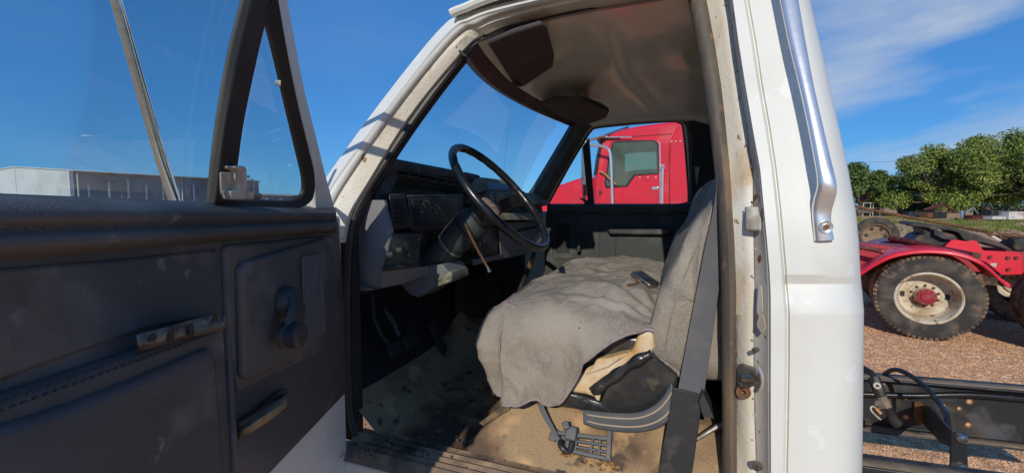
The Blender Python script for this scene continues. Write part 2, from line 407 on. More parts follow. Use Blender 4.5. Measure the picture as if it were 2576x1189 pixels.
# ---- front pillar and roof rail: bands running up the pillar and back along the roof
N = 60
def ac(pts, off): return cr([S(x, y, o) if not isinstance(off, (int, float)) else S(x, y, off) for (x, y), o in zip(pts, off if not isinstance(off, (int, float)) else [off] * len(pts))], N)
e0 = [(740, 560), (785, 500), (832, 432), (938, 285), (1059, 130), (1124, 58), (1152, 44), (1200, 26), (1300, 2), (1450, -30), (1650, -70), (1900, -120)]
e1 = [(768, 575), (808, 512), (852, 440), (965, 285), (1085, 130), (1146, 66), (1178, 52), (1225, 33), (1315, 10), (1450, -20), (1650, -58), (1900, -105)]
e2 = [(800, 590), (830, 520), (873, 446), (985, 285), (1108, 130), (1164, 74), (1196, 62), (1240, 42), (1322, 20), (1450, -8), (1640, -42), (1890, -90)]
e3 = [(825, 600), (850, 528), (890, 450), (1000, 285), (1132, 130), (1180, 82), (1208, 70), (1250, 52), (1330, 30), (1450, 4), (1630, -28), (1880, -75)]
e4 = [(862, 610), (876, 540), (926, 455), (1033, 285), (1160, 130), (1204, 90), (1224, 80), (1264, 62), (1335, 42), (1450, 16), (1620, -12), (1870, -60)]
o0 = [0.02] * 12; o1 = [0.0] * 12
pil = MB()
c0 = ac(e0, 0.035); c1 = ac(e1, -0.002); c1b = ac([(x + 5, y + 3) for x, y in e1], 0.004)
c2 = ac(e2, 0.012); c2b = ac([(x + 4, y + 2) for x, y in e2], 0.022); c3 = ac(e3, 0.028); c4 = ac(e4, 0.05)
cb = [p + V((-0.03, 0.06, 0)) for p in c0]
pil.loft([cb, c0, c1, c1b, c2])
pil.build('front_pillar', 'white_paint', T, ang=25, solid=0.003)
pj = MB(); pj.loft([c2, c2b, c3, c4, [p + V((0, 0.05, 0)) for p in c4]])
pj.build('pillar_jamb', 'cream_paint', T, ang=40, solid=0.003)

# ---- rubber seal round the door opening
O1 = [(1010, 1205), (950, 1165), (905, 1105), (884, 1040), (878, 960), (876, 850), (876, 700), (884, 575), (910, 503), (944, 446), (1002, 358), (1048, 292), (1106, 214), (1168, 136), (1206, 104), (1246, 80), (1332, 46), (1450, 20), (1560, -4), (1650, -22)]
O2 = [(1650, -22), (1695, -32), (1735, -22), (1752, 5), (1766, 55), (1780, 130), (1798, 290), (1815, 440), (1825, 560), (1832, 700), (1834, 900), (1836, 1050), (1837, 1170), (1834, 1230)]
s1 = MB(); s1.tube(cr([S(x, y, 0.075) for x, y in O1], 90), 0.0135, 10)
s1.build('door_seal', 'rubber', T)
s1 = MB(); s1.tube(cr([S(x + (9 if i > 1 else 0), y + 4, 0.10) for i, (x, y) in enumerate(O1)], 90), 0.012, 8)
s1.build('door_seal', 'rubber', T)

# ---- rear pillar and cab corner
YS = [-70, 0, 106, 213, 319, 426, 532, 607, 690, 700, 714, 750, 787, 792, 900, 1035, 1189, 1290]
def col(xs): return list(zip(xs, YS))
b0 = col([1722, 1732, 1752, 1771, 1786, 1798, 1807, 1811, 1814, 1814, 1815, 1815, 1816, 1816, 1817, 1817, 1818, 1818])
b1 = col([1766, 1778, 1798, 1815, 1827, 1837, 1844, 1849, 1852, 1852, 1853, 1853, 1853, 1853, 1854, 1854, 1855, 1855])
b2 = col([1822, 1834, 1847, 1860, 1880, 1893, 1895, 1896, 1898, 1898, 1898, 1898, 1897, 1897, 1896, 1898, 1904, 1908])
b3 = col([1829, 1841, 1855, 1872, 1890, 1910, 1920, 1927, 1934, 1934, 1935, 1936, 1936, 1936, 1936, 1936, 1937, 1937])
b4 = col([1861, 1873, 1892, 1908, 1927, 1943, 1955, 1962, 1969, 1969, 1970, 1973, 1976, 1976, 1976, 1974, 1971, 1970])
b5 = [(x + 12, y) for x, y in b4]
b6 = col([2020, 2033, 2057, 2081, 2105, 2128, 2147, 2155, 2159, 2160, 2161, 2165, 2168, 2168, 2167, 2166, 2164, 2163])
def prof_belt(y):                  # the belt-line moulding: a small ledge, then the lower side bulging out
    if y < 690: return 0.0
    if y < 714: return 0.012 * (y - 690) / 24
    if y < 787: return 0.012 - 0.022 * (y - 714) / 73
    return -0.010
def bc(pts, off, belt=0): return [S(x, y, off + belt * prof_belt(y)) for x, y in pts]
seal2 = MB()
def mid(a, b, t): return [(p[0] + (q[0] - p[0]) * t, p[1]) for p, q in zip(a, b)]
seal2.loft([bc(b0, 0.125), bc(b0, 0.10), bc(mid(b0, b1, .25), 0.078), bc(mid(b0, b1, .55), 0.070), bc(mid(b0, b1, .85), 0.074), bc(b1, 0.088)])
seal2.build('rear_door_seal', 'dusty_seal', T, ang=60, solid=0.002)
jw = MB()
rag = [(x + 3 * noise.noise(V((0, y * 0.05, 1))) , y) for x, y in b2]
jw.loft([bc(b1, 0.088), bc(b1, 0.082), bc(mid(b1, b2, .5), 0.066), bc(rag, 0.052)])
jw.build('rear_pillar_jamb', 'cream_paint', T, ang=50, solid=0.002)
jg = MB(); jg.loft([bc(rag, 0.052), bc(mid(b2, b3, .15), 0.050), bc(mid(b2, b3, .9), 0.006), bc(b3, 0.0)])
jg.build('rear_pillar_step', 'shade_grey_jamb', T, ang=50, solid=0.002)
qp = MB()
p6 = bc(b6, 0.055, 1)
qp.loft([bc(b3, 0.0), bc(mid(b3, b4, .1), -0.005), bc(mid(b3, b4, .9), -0.005, .3), bc(b4, 0.0, .6), bc(mid(b4, b5, .3), 0.010, 1), bc(mid(b4, b5, .7), 0.010, 1), bc(b5, 0.0, 1), bc(mid(b5, b6, .3), -0.006, 1), bc(mid(b5, b6, .6), -0.004, 1),
         bc(mid(b5, b6, .80), 0.006, 1), bc(mid(b5, b6, .93), 0.026, 1), p6, [p + V((0.012, 0.03, 0)) for p in p6], [p + V((0.014, 0.10, 0)) for p in p6], [p + V((0.014, 0.30, 0)) for p in p6]])
qp.build('cab_corner', 'white_paint', T, ang=28, solid=0.002)
# cab back, other corner, lower body
bk = MB()
bk.prism([(0.345, 0.14, 0.80), (0.345, 1.58, 0.80), (0.325, 1.60, 1.62), (0.235, 1.42, 2.20), (0.235, 0.28, 2.20), (0.325, 0.10, 1.62)], (-0.025, 0, 0))
bk.build('cab_back', 'white_paint', T)
bi = MB(); bi.prism([(0.30, 0.14, 0.92), (0.30, 1.60, 0.92), (0.285, 1.60, 1.62), (0.20, 1.44, 2.14), (0.20, 0.26, 2.14), (0.285, 0.12, 1.62)], (-0.02, 0, 0))
bi.build('back_panel', 'cab_dark', T)

# ---- chrome grab handle
hl = [(1961, 0), (1983, 106), (2009, 213), (2032, 319), (2050, 415), (2053, 455)]
hr = [(2008, 0), (2026, 106), (2046, 213), (2070, 319), (2094, 420), (2105, 465)]
def hoff(i): return -0.052
def hc(pts, off): return [S(x, y, off) for x, y in pts]
Lp = [(1938, -110), (1961, 0), (1983, 106), (2009, 213), (2032, 319), (2050, 415), (2055, 450), (2054, 474), (2046, 500), (2042, 525), (2044, 560), (2048, 605)]
Rp = [(1988, -110), (2008, 0), (2026, 106), (2046, 213), (2070, 319), (2094, 420), (2103, 458), (2104, 485), (2097, 512), (2091, 535), (2091, 565), (2098, 602)]
of = [-.05, -.05, -.05, -.05, -.05, -.05, -.047, -.040, -.026, -.014, -.008, -.008]
A = cr([S(x, y, o) for (x, y), o in zip(Lp, of)], 60)
B = cr([S(x, y, o) for (x, y), o in zip(Rp, of)], 60)
ring = []
for k in range(14):
    q = 2 * math.pi * k / 14
    cx_, sn = math.cos(q), math.sin(q)
    cx_ = math.copysign(abs(cx_) ** 0.55, cx_); sn = math.copysign(abs(sn) ** 0.6, sn)
    ring.append([lerp(a, b, 0.5 - cx_ * 0.5) + V((0, -0.0075 * sn - 0.002 * (1 - cx_ * cx_) * (1 if sn > 0 else 0), 0)) for a, b in zip(A, B)])
hb = MB(); hb.loft(ring, ring=True)
handle = hb.build('grab_handle', 'chrome', T, ang=60)
sp = S(2077, 570, -0.018)
sb = MB(); sb.lathe([(0, 0.004), (0.004, 0.004), (0.006, 0.001), (0.0115, 0.0035), (0.0115, -0.006)], sp, (0, -1, 0), 20)
sb.build('screw', 'chrome', handle)
sb = MB(); sb.disc(sp + V((0, -0.0042, 0)), (0, -1, 0), 0.0055, 0.0008, 6)
sb.build('screw_socket', 'rust', handle)
gt = MB(); gt.tube([S(1945, -60, -0.045), S(1945, -60, 0.02)], 0.012, 10); gt.build('handle_mount', 'chrome', handle)

# ---- striker, grommet, label, holes on the pillar
st = MB()
st.prism([S(1857, 915, .072), S(1868, 912, .060), S(1900, 922, .030), S(1900, 958, .030), S(1862, 966, .060), S(1856, 960, .072)], (0, -0.026, 0))
stk = st.build('door_striker', 'dull_steel', T, bevel=0.003)
st = MB(); st.tube([S(1872, 950, .035), S(1914, 949, .015)], 0.011, 12); st.build('striker_pin', 'steel', stk)
st = MB(); st.tube(cr([S(1908, 924, .012), S(1917, 945, .006), S(1918, 965, .006), S(1912, 980, .012)], 12), 0.0035, 8); st.build('striker_edge', 'chrome', stk)
gr = MB(); gp = S(1870, 983, 0.062); gr.lathe([(0.003, 0.004), (0.006, 0.010), (0.014, 0.011), (0.0155, 0.004), (0.0155, -0.01)], gp, (-0.2, -1, 0), 18)
gr.build('rubber_grommet', 'rust', T)
lb = MB(); lb.grid(lambda a, b: S(1874 + 40 * a, 520 + 60 * b, 0.045 - 0.03 * a - 0.006 * math.sin(a * 5) * (1 - b)), 10, 8)
lb.build('peeling_label', 'paper', T, solid=0.0008)
for (x, y, r_) in [(1906, 878, .005), (1910, 1170, .009)]:
    h = MB(); h.disc(S(x, y, 0.026), (-0.7, -0.7, 0), r_, 0.012, 12); h.build('jamb_plug', 'dull_steel', T)
cp = MB(); cp.prism([S(1905, 715, .030), S(1915, 715, .022), S(1918, 790, .02), S(1926, 820, .015), S(1914, 838, .022), S(1902, 820, .032), S(1902, 770, .033)], (0, -0.012, 0))
cp.build('jamb_bracket', 'shade_grey_jamb', T, bevel=0.002)

for i in range(26):
    y_ = random.uniform(40, 1150); k_ = min(range(len(YS)), key=lambda q: abs(YS[q] - y_)); x_ = b2[k_][0] + random.uniform(-5, 4)
    q = MB(); a_ = random.uniform(3, 9); w_ = random.uniform(1, 3.5)
    q.prism([S(x_ - w_, y_, .0505), S(x_ + w_ * .4, y_ + a_ * .2, .0485), S(x_ + w_, y_ + a_, .048), S(x_ - w_ * .3, y_ + a_ * .8, .0500)], (-.001, -.002, 0)); q.build('paint_flake', random.choice(['cream_paint', 'shade_grey_jamb', 'rust']), T)
# ---- roof skin, drip rail, headliner
dr = [S(x, y, -0.012) for x, y in [(1136, 40), (1150, 33), (1172, 25), (1210, 9), (1262, -8), (1400, -42), (1650, -92), (1950, -150)]]
drc = cr(dr, 40)
mirr = lambda p: V((p.x, CABW - p.y, p.z))
rf = MB()
def roof(u, v):
    k = u * 40; i = min(int(k), 39); p = lerp(drc[i], drc[i + 1], k - i)
    q = mirr(p); c = lerp(p, q, v)
    s_ = math.sin(math.pi * v)
    return c + V((-0.10 * s_ * (1 - u), 0, 0.012 + 0.075 * s_ ** 0.5 * min(1, 0.25 + u * 3)))
rf.grid(roof, 40, 24)
rf.build('roof', 'white_paint', T, solid=0.01)
d_ = MB()
d_.tube([p + V((0, -0.004, 0.004)) for p in drc], 0.015, 8, flat=0.8)
d_.build('drip_rail', 'white_paint', T)
d_ = MB()
d_.tube([mirr(p) for p in drc], 0.012, 6); d_.build('drip_rail', 'white_paint', T)
# header above the windscreen, seen from inside
hd_lo = [onZ(x, y, z) for x, y, z in [(1177, 143, 2.092), (1182, 149, 2.09), (1223, 199, 2.09), (1280, 242, 2.09), (1353, 281, 2.09), (1440, 318, 2.085), (1462, 328, 2.08)]]
hd_up = [onZ(x, y, z) for x, y, z in [(1199, 111, 2.12), (1203, 117, 2.12), (1232, 156, 2.12), (1288, 212, 2.12), (1366, 259, 2.12), (1446, 297, 2.115), (1470, 306, 2.115)]]
HL, HU = cr(hd_lo, 36), cr(hd_up, 36)
hm = MB(); hm.loft([[p + V((-0.10, 0, 0.09)) * min(1, .1 + i / 7, .1 + (36 - i) / 7) for i, p in enumerate(HL)], [p + V((-0.025, 0, 0.006)) * min(1, .1 + i / 7) for i, p in enumerate(HL)], HL, HU, [p + V((0.01, 0, 0.02)) for p in HU]])
hm.build('windshield_header', 'dark_plastic', T, ang=50)
# headliner: painted sheet, crowned across and swaged
RI = [p + V((0, 0.03, -0.004)) for p in c4 if p.z > 2.09]
PR = [Q(x, y - 7, .105) for x, y in [(1452, 305), (1500, 314), (1600, 305), (1700, 299), (1790, 298)]]
def atx(c, x):
    if x <= c[0].x: return c[0]
    for p, q in zip(c, c[1:]):
        if p.x <= x <= q.x: return lerp(p, q, (x - p.x) / max(1e-6, q.x - p.x))
    return c[-1]
def headl(u, v):
    k = v * 36; i = min(int(k), 35); f = lerp(HU[i], HU[i + 1], k - i)
    x = lerp(f.x + 0.003, 0.24, u)
    a = atx(RI, x); b = atx(PR, x)
    e = math.sin(math.pi * v) ** 0.5 if 0 < v < 1 else 0
    p = lerp(a, b, v)
    z = p.z + 0.035 * e
    z -= 0.006 * math.exp(-((u - 0.42 - .1 * (v - .4)) / 0.03) ** 2) * e
    z += 0.005 * math.exp(-((u - 0.49 - .1 * (v - .4)) / 0.04) ** 2) * e
    z += 0.006 * noise.noise(V((x * 3.2, p.y * 2.6, 0.3))) * e
    z += 0.010 * math.exp(-(((x + .12) / .13) ** 2 + ((p.y - .62) / .2) ** 2)) - 0.012 * math.exp(-(((x + .02) / .05) ** 2 + ((p.y - .7) / .12) ** 2))
    wf = math.exp(-u / 0.05)
    y = lerp(p.y, f.y, wf); z = lerp(z, f.z + .003, wf)
    if u > 0.86: z -= ((u - 0.86) / .14) ** 2 * .11 * (e if v > .2 else 1)
    return V((x, y, z))
hn = MB(); hn.grid(headl, 70, 70)
hn.build('headliner', 'headliner', T, ang=180)
# sun visors
def visor(pts, zf, th, name='sun_visor'):
    m = MB(); P = [onZ(x, y, z) for (x, y), z in zip(pts, zf)]
    m.prism(P, (0.004, 0.0, -th)); return m.build(name, 'visor', T, bevel=0.008, seg=3)
visor([(1223, 99), (1290, 70), (1360, 48), (1374, 62), (1393, 132), (1389, 158), (1318, 208), (1302, 211), (1284, 195), (1250, 140)], [2.125, 2.135, 2.145, 2.145, 2.15, 2.15, 2.13, 2.128, 2.122, 2.122], 0.016)
visor([(1362, 252), (1400, 240), (1466, 240), (1512, 256), (1531, 270), (1524, 286), (1474, 305), (1456, 304), (1405, 280)], [2.115, 2.115, 2.10, 2.09, 2.075, 2.07, 2.075, 2.08, 2.105], 0.022)
m = MB(); m.tube([onZ(1290, 205, 2.11), onZ(1300, 214, 2.10), onZ(1308, 212, 2.10)], 0.007, 8); m.build('visor_clip', 'dark_plastic', T)
# windscreen glass
def ws(u, v):                      # u up, v across
    s_ = 4 * v * (1 - v)
    lo = V((-0.985 - 0.15 * s_, 0.06 + 1.58 * v, 1.66)); hi = V((-0.645 - 0.13 * s_, 0.185 + 1.33 * v, 2.17 + 0.02 * s_))
    return lerp(lo, hi, u) + V((-0.02 * math.sin(math.pi * u), 0, 0.012 * math.sin(math.pi * u)))
m = MB(); m.grid(ws, 12, 30); m.build('windshield', 'windshield_glass', T, ang=180)
m = MB(); m.tube([onX(1286, 235, -1.35), onX(1279, 310, -1.35), onX(1271, 395, -1.35), onX(1265, 455, -1.35)], 0.0016, 6); m.build('antenna', 'steel', T)
# cowl and bonnet stub in front of the glass
m = MB(); m.grid(lambda a, b: V((-1.02 - 0.62 * a - 0.14 * 4 * b * (1 - b) * (1 - a), 0.0 + 1.70 * b, 1.655 - 0.06 * a - 0.12 * (2 * b - 1) ** 4)), 10, 16)
m.build('cowl', 'white_paint', T, solid=0.004)
for y0 in (0.0, 1.66):
    m = MB(); m.box((-1.32, y0 + 0.02, 1.20), (0.66, 0.03, 0.70)); m.build('front_fender', 'white_paint', T, bevel=0.01)

# ---- floor, sill, toe board, firewall
m = MB()
def floor(u, v):
    x = lerp(-0.98, 0.29, u); y = lerp(0.085, 1.62, v)
    z = 0.925 + 0.004 * fbm((x * 6, y * 6, 0))
    tun = math.exp(-((y - 0.86) / 0.15) ** 2) * (0.10 if x < -0.3 else 0.05)
    if x < -0.86: z += (-0.86 - x) * 0.9
    return V((x, y, z + tun))
m.grid(floor, 60, 60); m.build('floor_mat', 'floor_mat', T, ang=180)
m = MB()
prof = [(-0.03, 0.905), (-0.012, 0.925), (0.0, 0.932), (0.010, 0.924), (0.022, 0.934), (0.034, 0.925), (0.046, 0.935), (0.058, 0.926), (0.070, 0.936), (0.084, 0.928), (0.10, 0.934)]
m.loft([[V((x, y, z)) for x in (-0.93, -0.6, -0.3, 0.05, 0.16)] for y, z in prof]); m.build('sill_plate', 'scuff', T, ang=60)
m = MB(); m.box((-0.38, 0.02, 0.84), (1.20, 0.09, 0.15)); m.build('rocker', 'white_paint', T, bevel=0.02)
m = MB(); m.prism([(-0.97, 0.07, 1.0), (-1.15, 0.07, 1.22), (-1.15, 0.07, 1.68), (-1.17, 0.07, 1.68), (-1.17, 0.07, 1.2), (-0.99, 0.07, 0.98)], (0, 1.58, 0)); m.build('firewall', 'firewall', T)
m = MB(); m.prism([onX(1225, 690, -1.02), onX(1245, 690, -1.02), onX(1262, 740, -1.02), onX(1262, 880, -1.02), onX(1175, 890, -1.02), onX(1150, 800, -1.02), onX(1150, 700, -1.02)], (-0.02, 0, 0))
m.build('heater_box', 'firewall', T, bevel=0.01)
for k, (pa, pb, x_) in enumerate([((925, 770), (1000, 880), -0.98), ((960, 765), (1003, 845), -1.0), ((955, 800), (990, 845), -1.0)]):
    pass
def pedal(arm, pad, nm):
    m = MB(); m.tube(arm, 0.010, 8, flat=0.6); a = m.build(nm, 'dull_steel' if 'brake' in nm else 'dark_plastic', T)
    c, ax, size = pad
    q = MB(); q.box(c, size, ax)
    for i in range(5):
        q.box(c + ax[2] * (size[2] / 2) + ax[1] * ((i - 2) * size[1] / 5), (size[0] * .9, size[1] * .08, 0.006), ax)
    q.build('pedal_pad', 'rubber', a, bevel=0.003)
PA = (V((0, 1, 0)), V((-.5, 0, .86)), V((.86, 0, .5)))
pedal([onX(938, 740, -1.06), onX(942, 800, -1.04), onX(965, 850, -1.0), onX(985, 868, -0.97)], (onX(992, 878, -0.95), PA, (0.075, 0.055, 0.015)), 'clutch_pedal')
pedal([onX(968, 775, -1.08), onX(992, 815, -1.03), onX(1004, 845, -1.0)], (onX(1030, 858, -0.97), PA, (0.085, 0.055, 0.015)), 'brake_pedal')
pedal([onX(1078, 790, -1.08), onX(1090, 830, -1.03)], (onX(1104, 858, -0.97), (V((0, 1, 0)), V((-.45, -.1, .88)).normalized(), V((.88, 0, .45))), (0.05, 0.18, 0.014)), 'accelerator_pedal')
# gear lever leaning up beside the column
m = MB(); m.tube([onY(1297, 755, .86), onY(1318, 705, .84), onY(1338, 655, .82), onY(1352, 612, .80)], [0.012, 0.011, 0.010, 0.009], 10); gl = m.build('gear_lever', 'vinyl', T)
m = MB(); m.tube([onY(1331, 672, .825), onY(1342, 645, .815)], 0.012, 10); m.build('worn_collar', 'rust', gl)
m = MB(); m.tube([onY(1352, 612, .80), onY(1378, 582, .79), onY(1384, 574, .79)], [0.008, 0.012, 0.006], 8); m.build('lever_knob', 'dark_plastic', gl)

# ---- dashboard
m = MB()
m.prism([(-0.90, 0.16, 1.50), (-0.90, 0.16, 1.38), (-1.02, 0.16, 1.34), (-1.12, 0.16, 1.45), (-1.12, 0.16, 1.68), (-0.98, 0.16, 1.735), (-0.91, 0.16, 1.735), (-0.90, 0.16, 1.62)], (0, 1.44, 0))
dash = m.build('dashboard', 'dash_black', T, bevel=0.008)
def tiltp(a, b, x, k):
    p = onX(a, b, x); z0 = p.z
    return onP(a, b, V((x, 0, TZ0)), V((1, 0, k)))
TZ0 = 1.70
def dplate(name, pts, x, th, mt, bev=0.004, par=None, tilt=0):
    q = MB(); q.prism([tiltp(a, b, x, tilt) for a, b in pts], (-.06, .085, 0)); return q.build(name, mt, par or dash, bevel=bev)
# instrument hood with its row of air slots
m = MB()
hood_pts = [(-0.87, 1.798), (-0.862, 1.785), (-0.860, 1.765), (-0.885, 1.752), (-0.905, 1.71), (-1.00, 1.71), (-1.00, 1.77), (-0.95, 1.80), (-0.90, 1.806)]
m.prism([V((x, 0.17, z)) for x, z in hood_pts], (0.0, 0.68, -0.012)); m.build('instrument_hood', 'dash_black', dash, bevel=0.006)
for i in range(7):
    a = onX(1001 + i * 24.5, 437 + i * 4.6, -0.868)
    q = MB(); q.box(a + V((0.004, 0.022, -0.006)), (0.02, 0.052, 0.004)); q.box(a + V((0.004, 0.049, 0.002)), (0.02, 0.004, 0.022)); q.box(a + V((0.004, 0.022, 0.012)), (0.02, 0.052, 0.004))
    q.build('air_slot', 'dark_plastic', dash)
m = MB(); m.prism([onX(955, 492, -0.90), onX(972, 402, -0.90), onX(1003, 408, -0.87), onX(1000, 452, -0.87), onX(985, 487, -0.88)], (-0.08, 0.0, 0)); m.build('hood_end', 'dash_black', dash, bevel=0.004)
# grey end cap: two facets meeting at a vertical crease
ecp = [(966, 503), (976, 545), (984, 582), (974, 635), (962, 682)]
elp = [(905, 503), (908, 545), (911, 585), (902, 650), (893, 708)]
eop = [(918, 503), (928, 545), (938, 582), (928, 640), (914, 706)]
ec = [onX(x, y, xx) for (x, y), xx in zip(ecp, (-.845, -.828, -.815, -.822, -.832))]
el = [onY(x, y, .125) for x, y in elp]; eo = [onY(x, y, yy) for (x, y), yy in zip(eop, (.122, .115, .108, .114, .12))]
m = MB(); m.loft([[p + V((-.14, -.005, 0)) for p in el], el, eo, ec, [p + V((0.0, 0.012, 0)) for p in ec], [p + V((-.05, 0.02, 0)) for p in ec]])
m.build('dash_end_cap', 'dash_grey', dash, ang=14)
tpc = [el[-1], eo[-1], ec[-1], onX(1010, 677, -.815), onX(1060, 671, -.80), onX(1075, 669, -.80)]
btc = [onY(897, 724, .13), onY(920, 729, .125), onX(962, 723, -.845), onX(1010, 714, -.835), onX(1064, 694, -.82), onX(1080, 688, -.82)]
m = MB(); m.loft([tpc, [lerp(a, b, .7) for a, b in zip(tpc, btc)], btc, [p + V((-.03, .0, -.008)) for p in btc], [p + V((-.14, .02, .0)) for p in btc]])
m.build('lower_dash_panel', 'dash_grey', dash, ang=30)
# bezel frame, side vent, gauge window, switch panel
dplate('side_vent_frame', [(978, 488), (1018, 486), (1034, 572), (988, 580)], -0.822, 0.03, 'dark_plastic')
for i in range(7):
    y = 500 + i * 10.5; q = MB(); q.tube([onX(984 + i * 1.3, y, -.817), onX(1018 + i * 1.4, y - 2, -.817)], 0.004, 4); q.build('vent_louver', 'rubber', dash)
dplate('gauge_bezel', [(1024, 490), (1165, 488), (1165, 575), (1034, 582)], -0.825, 0.03, 'dark_plastic')
gw = dplate('gauge_window', [(1036, 500), (1158, 498), (1152, 560), (1046, 566)], -0.821, 0.01, 'gauge_face', 0.002)
for cxp, cyp in ((1072, 523), (1107, 526)):
    c = onX(cxp, cyp, -0.8185)
    q = MB()
    for k in range(9):
        a = R(210 - k * 30); d = V((0, math.cos(a), math.sin(a)))
        t_ = V((0, -math.sin(a), math.cos(a)))
        q.box(c + d * 0.026, (0.001, 0.006, 0.0015), (V((1, 0, 0)), d, t_))
    q.build('gauge_ticks', 'gauge_mark', gw)
    q = MB(); a = R(140); d = V((0, math.cos(a), math.sin(a))); q.box(c + d * 0.010, (0.0012, 0.026, 0.002), (V((1, 0, 0)), d, V((0, -math.sin(a), math.cos(a))))); q.build('gauge_needle', 'gauge_mark', gw)
dplate('switch_panel', [(986, 588), (1060, 586), (1052, 664), (962, 676)], -0.812, 0.03, 'dash_black')
for x_, y_ in ((980, 640), (1003, 628), (1022, 640)):
    q = MB(); q.lathe([(0, .018), (.010, .016), (.013, 0)], onX(x_, y_, -.812), (1, 0, 0.1), 14); q.build('dash_knob', 'dark_plastic', dash)
dplate('dash_lower_trim', [(962, 672), (1055, 662), (1057, 672), (960, 684)], -0.803, 0.02, 'dark_plastic')
# centre pod
m = MB(); pod = [(1204, 450), (1216, 446), (1278, 453), (1288, 460), (1290, 482), (1284, 514), (1228, 512), (1224, 480), (1210, 484)]
m.prism([tiltp(a, b, -0.80, .6) for a, b in pod], (-0.14, 0, 0)); m.build('radio_pod', 'dash_olive', dash, bevel=0.006)
dplate('pod_display', [(1224, 457), (1281, 462), (1279, 479), (1226, 477)], -0.797, 0.02, 'gauge_face', 0.002, tilt=.6)
dplate('pod_cover', [(1245, 484), (1284, 485), (1285, 513), (1249, 513)], -0.790, 0.02, 'dash_olive', 0.004, tilt=.6)
dplate('pod_switch', [(1230, 482), (1243, 483), (1247, 512), (1234, 510)], -0.793, 0.02, 'dash_olive', 0.003, tilt=.6)
q = MB(); q.disc(tiltp(1262, 503, -.789, .6), (1, 0, .6), .005, .002, 10); q.build('pod_button', 'dark_plastic', dash)
# passenger side pad, beige trim strip, glove box
m = MB(); m.prism([(-0.815, 1.09, 1.718), (-0.79, 1.09, 1.708), (-0.755, 1.09, 1.655), (-0.80, 1.09, 1.64), (-1.05, 1.09, 1.64), (-1.05, 1.09, 1.70), (-0.82, 1.09, 1.718)], (0, 0.50, 0)); m.build('dash_pad', 'dash_olive', dash, bevel=0.006)
dplate('dash_recess', [(1226, 516), (1362, 512), (1366, 536), (1228, 536)], -0.80, 0.02, 'dash_black')
dplate('dash_strip', [(1218, 537), (1358, 535), (1368, 540), (1368, 553), (1220, 555)], -0.79, 0.04, 'dash_olive', 0.005, tilt=.45)
dplate('glove_box_door', [(1252, 560), (1360, 556), (1364, 570), (1320, 640), (1262, 652)], -0.775, 0.03, 'dash_grey')
dplate('glove_box_slot', [(1270, 583), (1352, 566), (1352, 573), (1270, 592)], -0.772, 0.02, 'rubber', 0.001)
dplate('ash_tray', [(1196, 575), (1258, 568), (1250, 640), (1200, 648)], -0.785, 0.03, 'dark_plastic')
dplate('console_bezel', [(1188, 655), (1258, 640), (1262, 652), (1190, 668)], -0.775, 0.03, 'dash_grey')
for (xa, ya, xb, yb) in ((1212, 590, 1219, 612), (1206, 600, 1208, 618)):
    q = MB(); q.tube([onX(xa, ya, -.772), onX(xb, yb, -.762)], .0035, 6); q.build('loose_key', 'horn_tan', dash)
# ---- steering column, wheel
ncol = V((0.76, 0, 0.65)).normalized()
wc = onY(1262, 494, 0.45)
hub = wc - ncol * 0.112
def along(d): return hub - ncol * d
m = MB(); m.lathe([(0.0, 0.01), (0.035, 0.005), (0.058, -0.02), (0.064, -0.06), (0.062, -0.13), (0.056, -0.16), (0.056, -0.19), (0.054, -0.28), (0.053, -0.36), (0.0, -0.36)], hub, ncol, 36)
scol = m.build('steering_column', 'green_black', T)
m = MB(); m.lathe([(0.0565, -0.158), (0.0595, -0.160), (0.0595, -0.165), (0.0555, -0.167)], hub, ncol, 36); m.build('column_ring', 'dash_grey', scol)
m = MB(); m.lathe([(0.066, -0.058), (0.0665, -0.063), (0.065, -0.066)], hub, ncol, 36); m.build('column_groove', 'rubber', scol)
m = MB(); m.tube(cr([onY(1163, 556, .38), onY(1172, 568, .36), onY(1192, 610, .345), onY(1214, 650, .335), onY(1229, 676, .33)], 16), 0.0045, 8); lev = m.build('turn_signal_lever', 'rust', scol)
m = MB(); m.tube([onY(1227, 672, .33), onY(1232, 684, .328)], [0.004, 0.009], 10); m.build('lever_tip', 'steel', lev)
# shroud under the column, with two round covers
sh = [onY(1068, 668, .38), onY(1112, 664, .38), onY(1132, 690, .38), onY(1134, 708, .38), onY(1095, 722, .38), onY(1052, 748, .38), onY(1030, 742, .38), onY(1005, 716, .38)]
m = MB(); m.prism(sh, (0, 0.15, 0)); shr = m.build('column_shroud', 'dash_grey', scol, bevel=0.006)
m = MB(); m.prism([onY(1090, 692, .376), onY(1134, 682, .376), onY(1140, 706, .376), onY(1100, 722, .376)], (0, 0.13, 0)); sw = m.build('shroud_cap', 'dash_olive', scol, bevel=0.005)
for x_, y_ in ((1098, 698), (1119, 693)):
    m = MB(); m.lathe([(0, .004), (.011, .004), (.013, .001), (.015, .001)], onY(x_, y_, .375) + V((.01, .0, .004)), (0.5, -1, 0.7), 18); m.build('round_cover', 'dash_olive', scol)
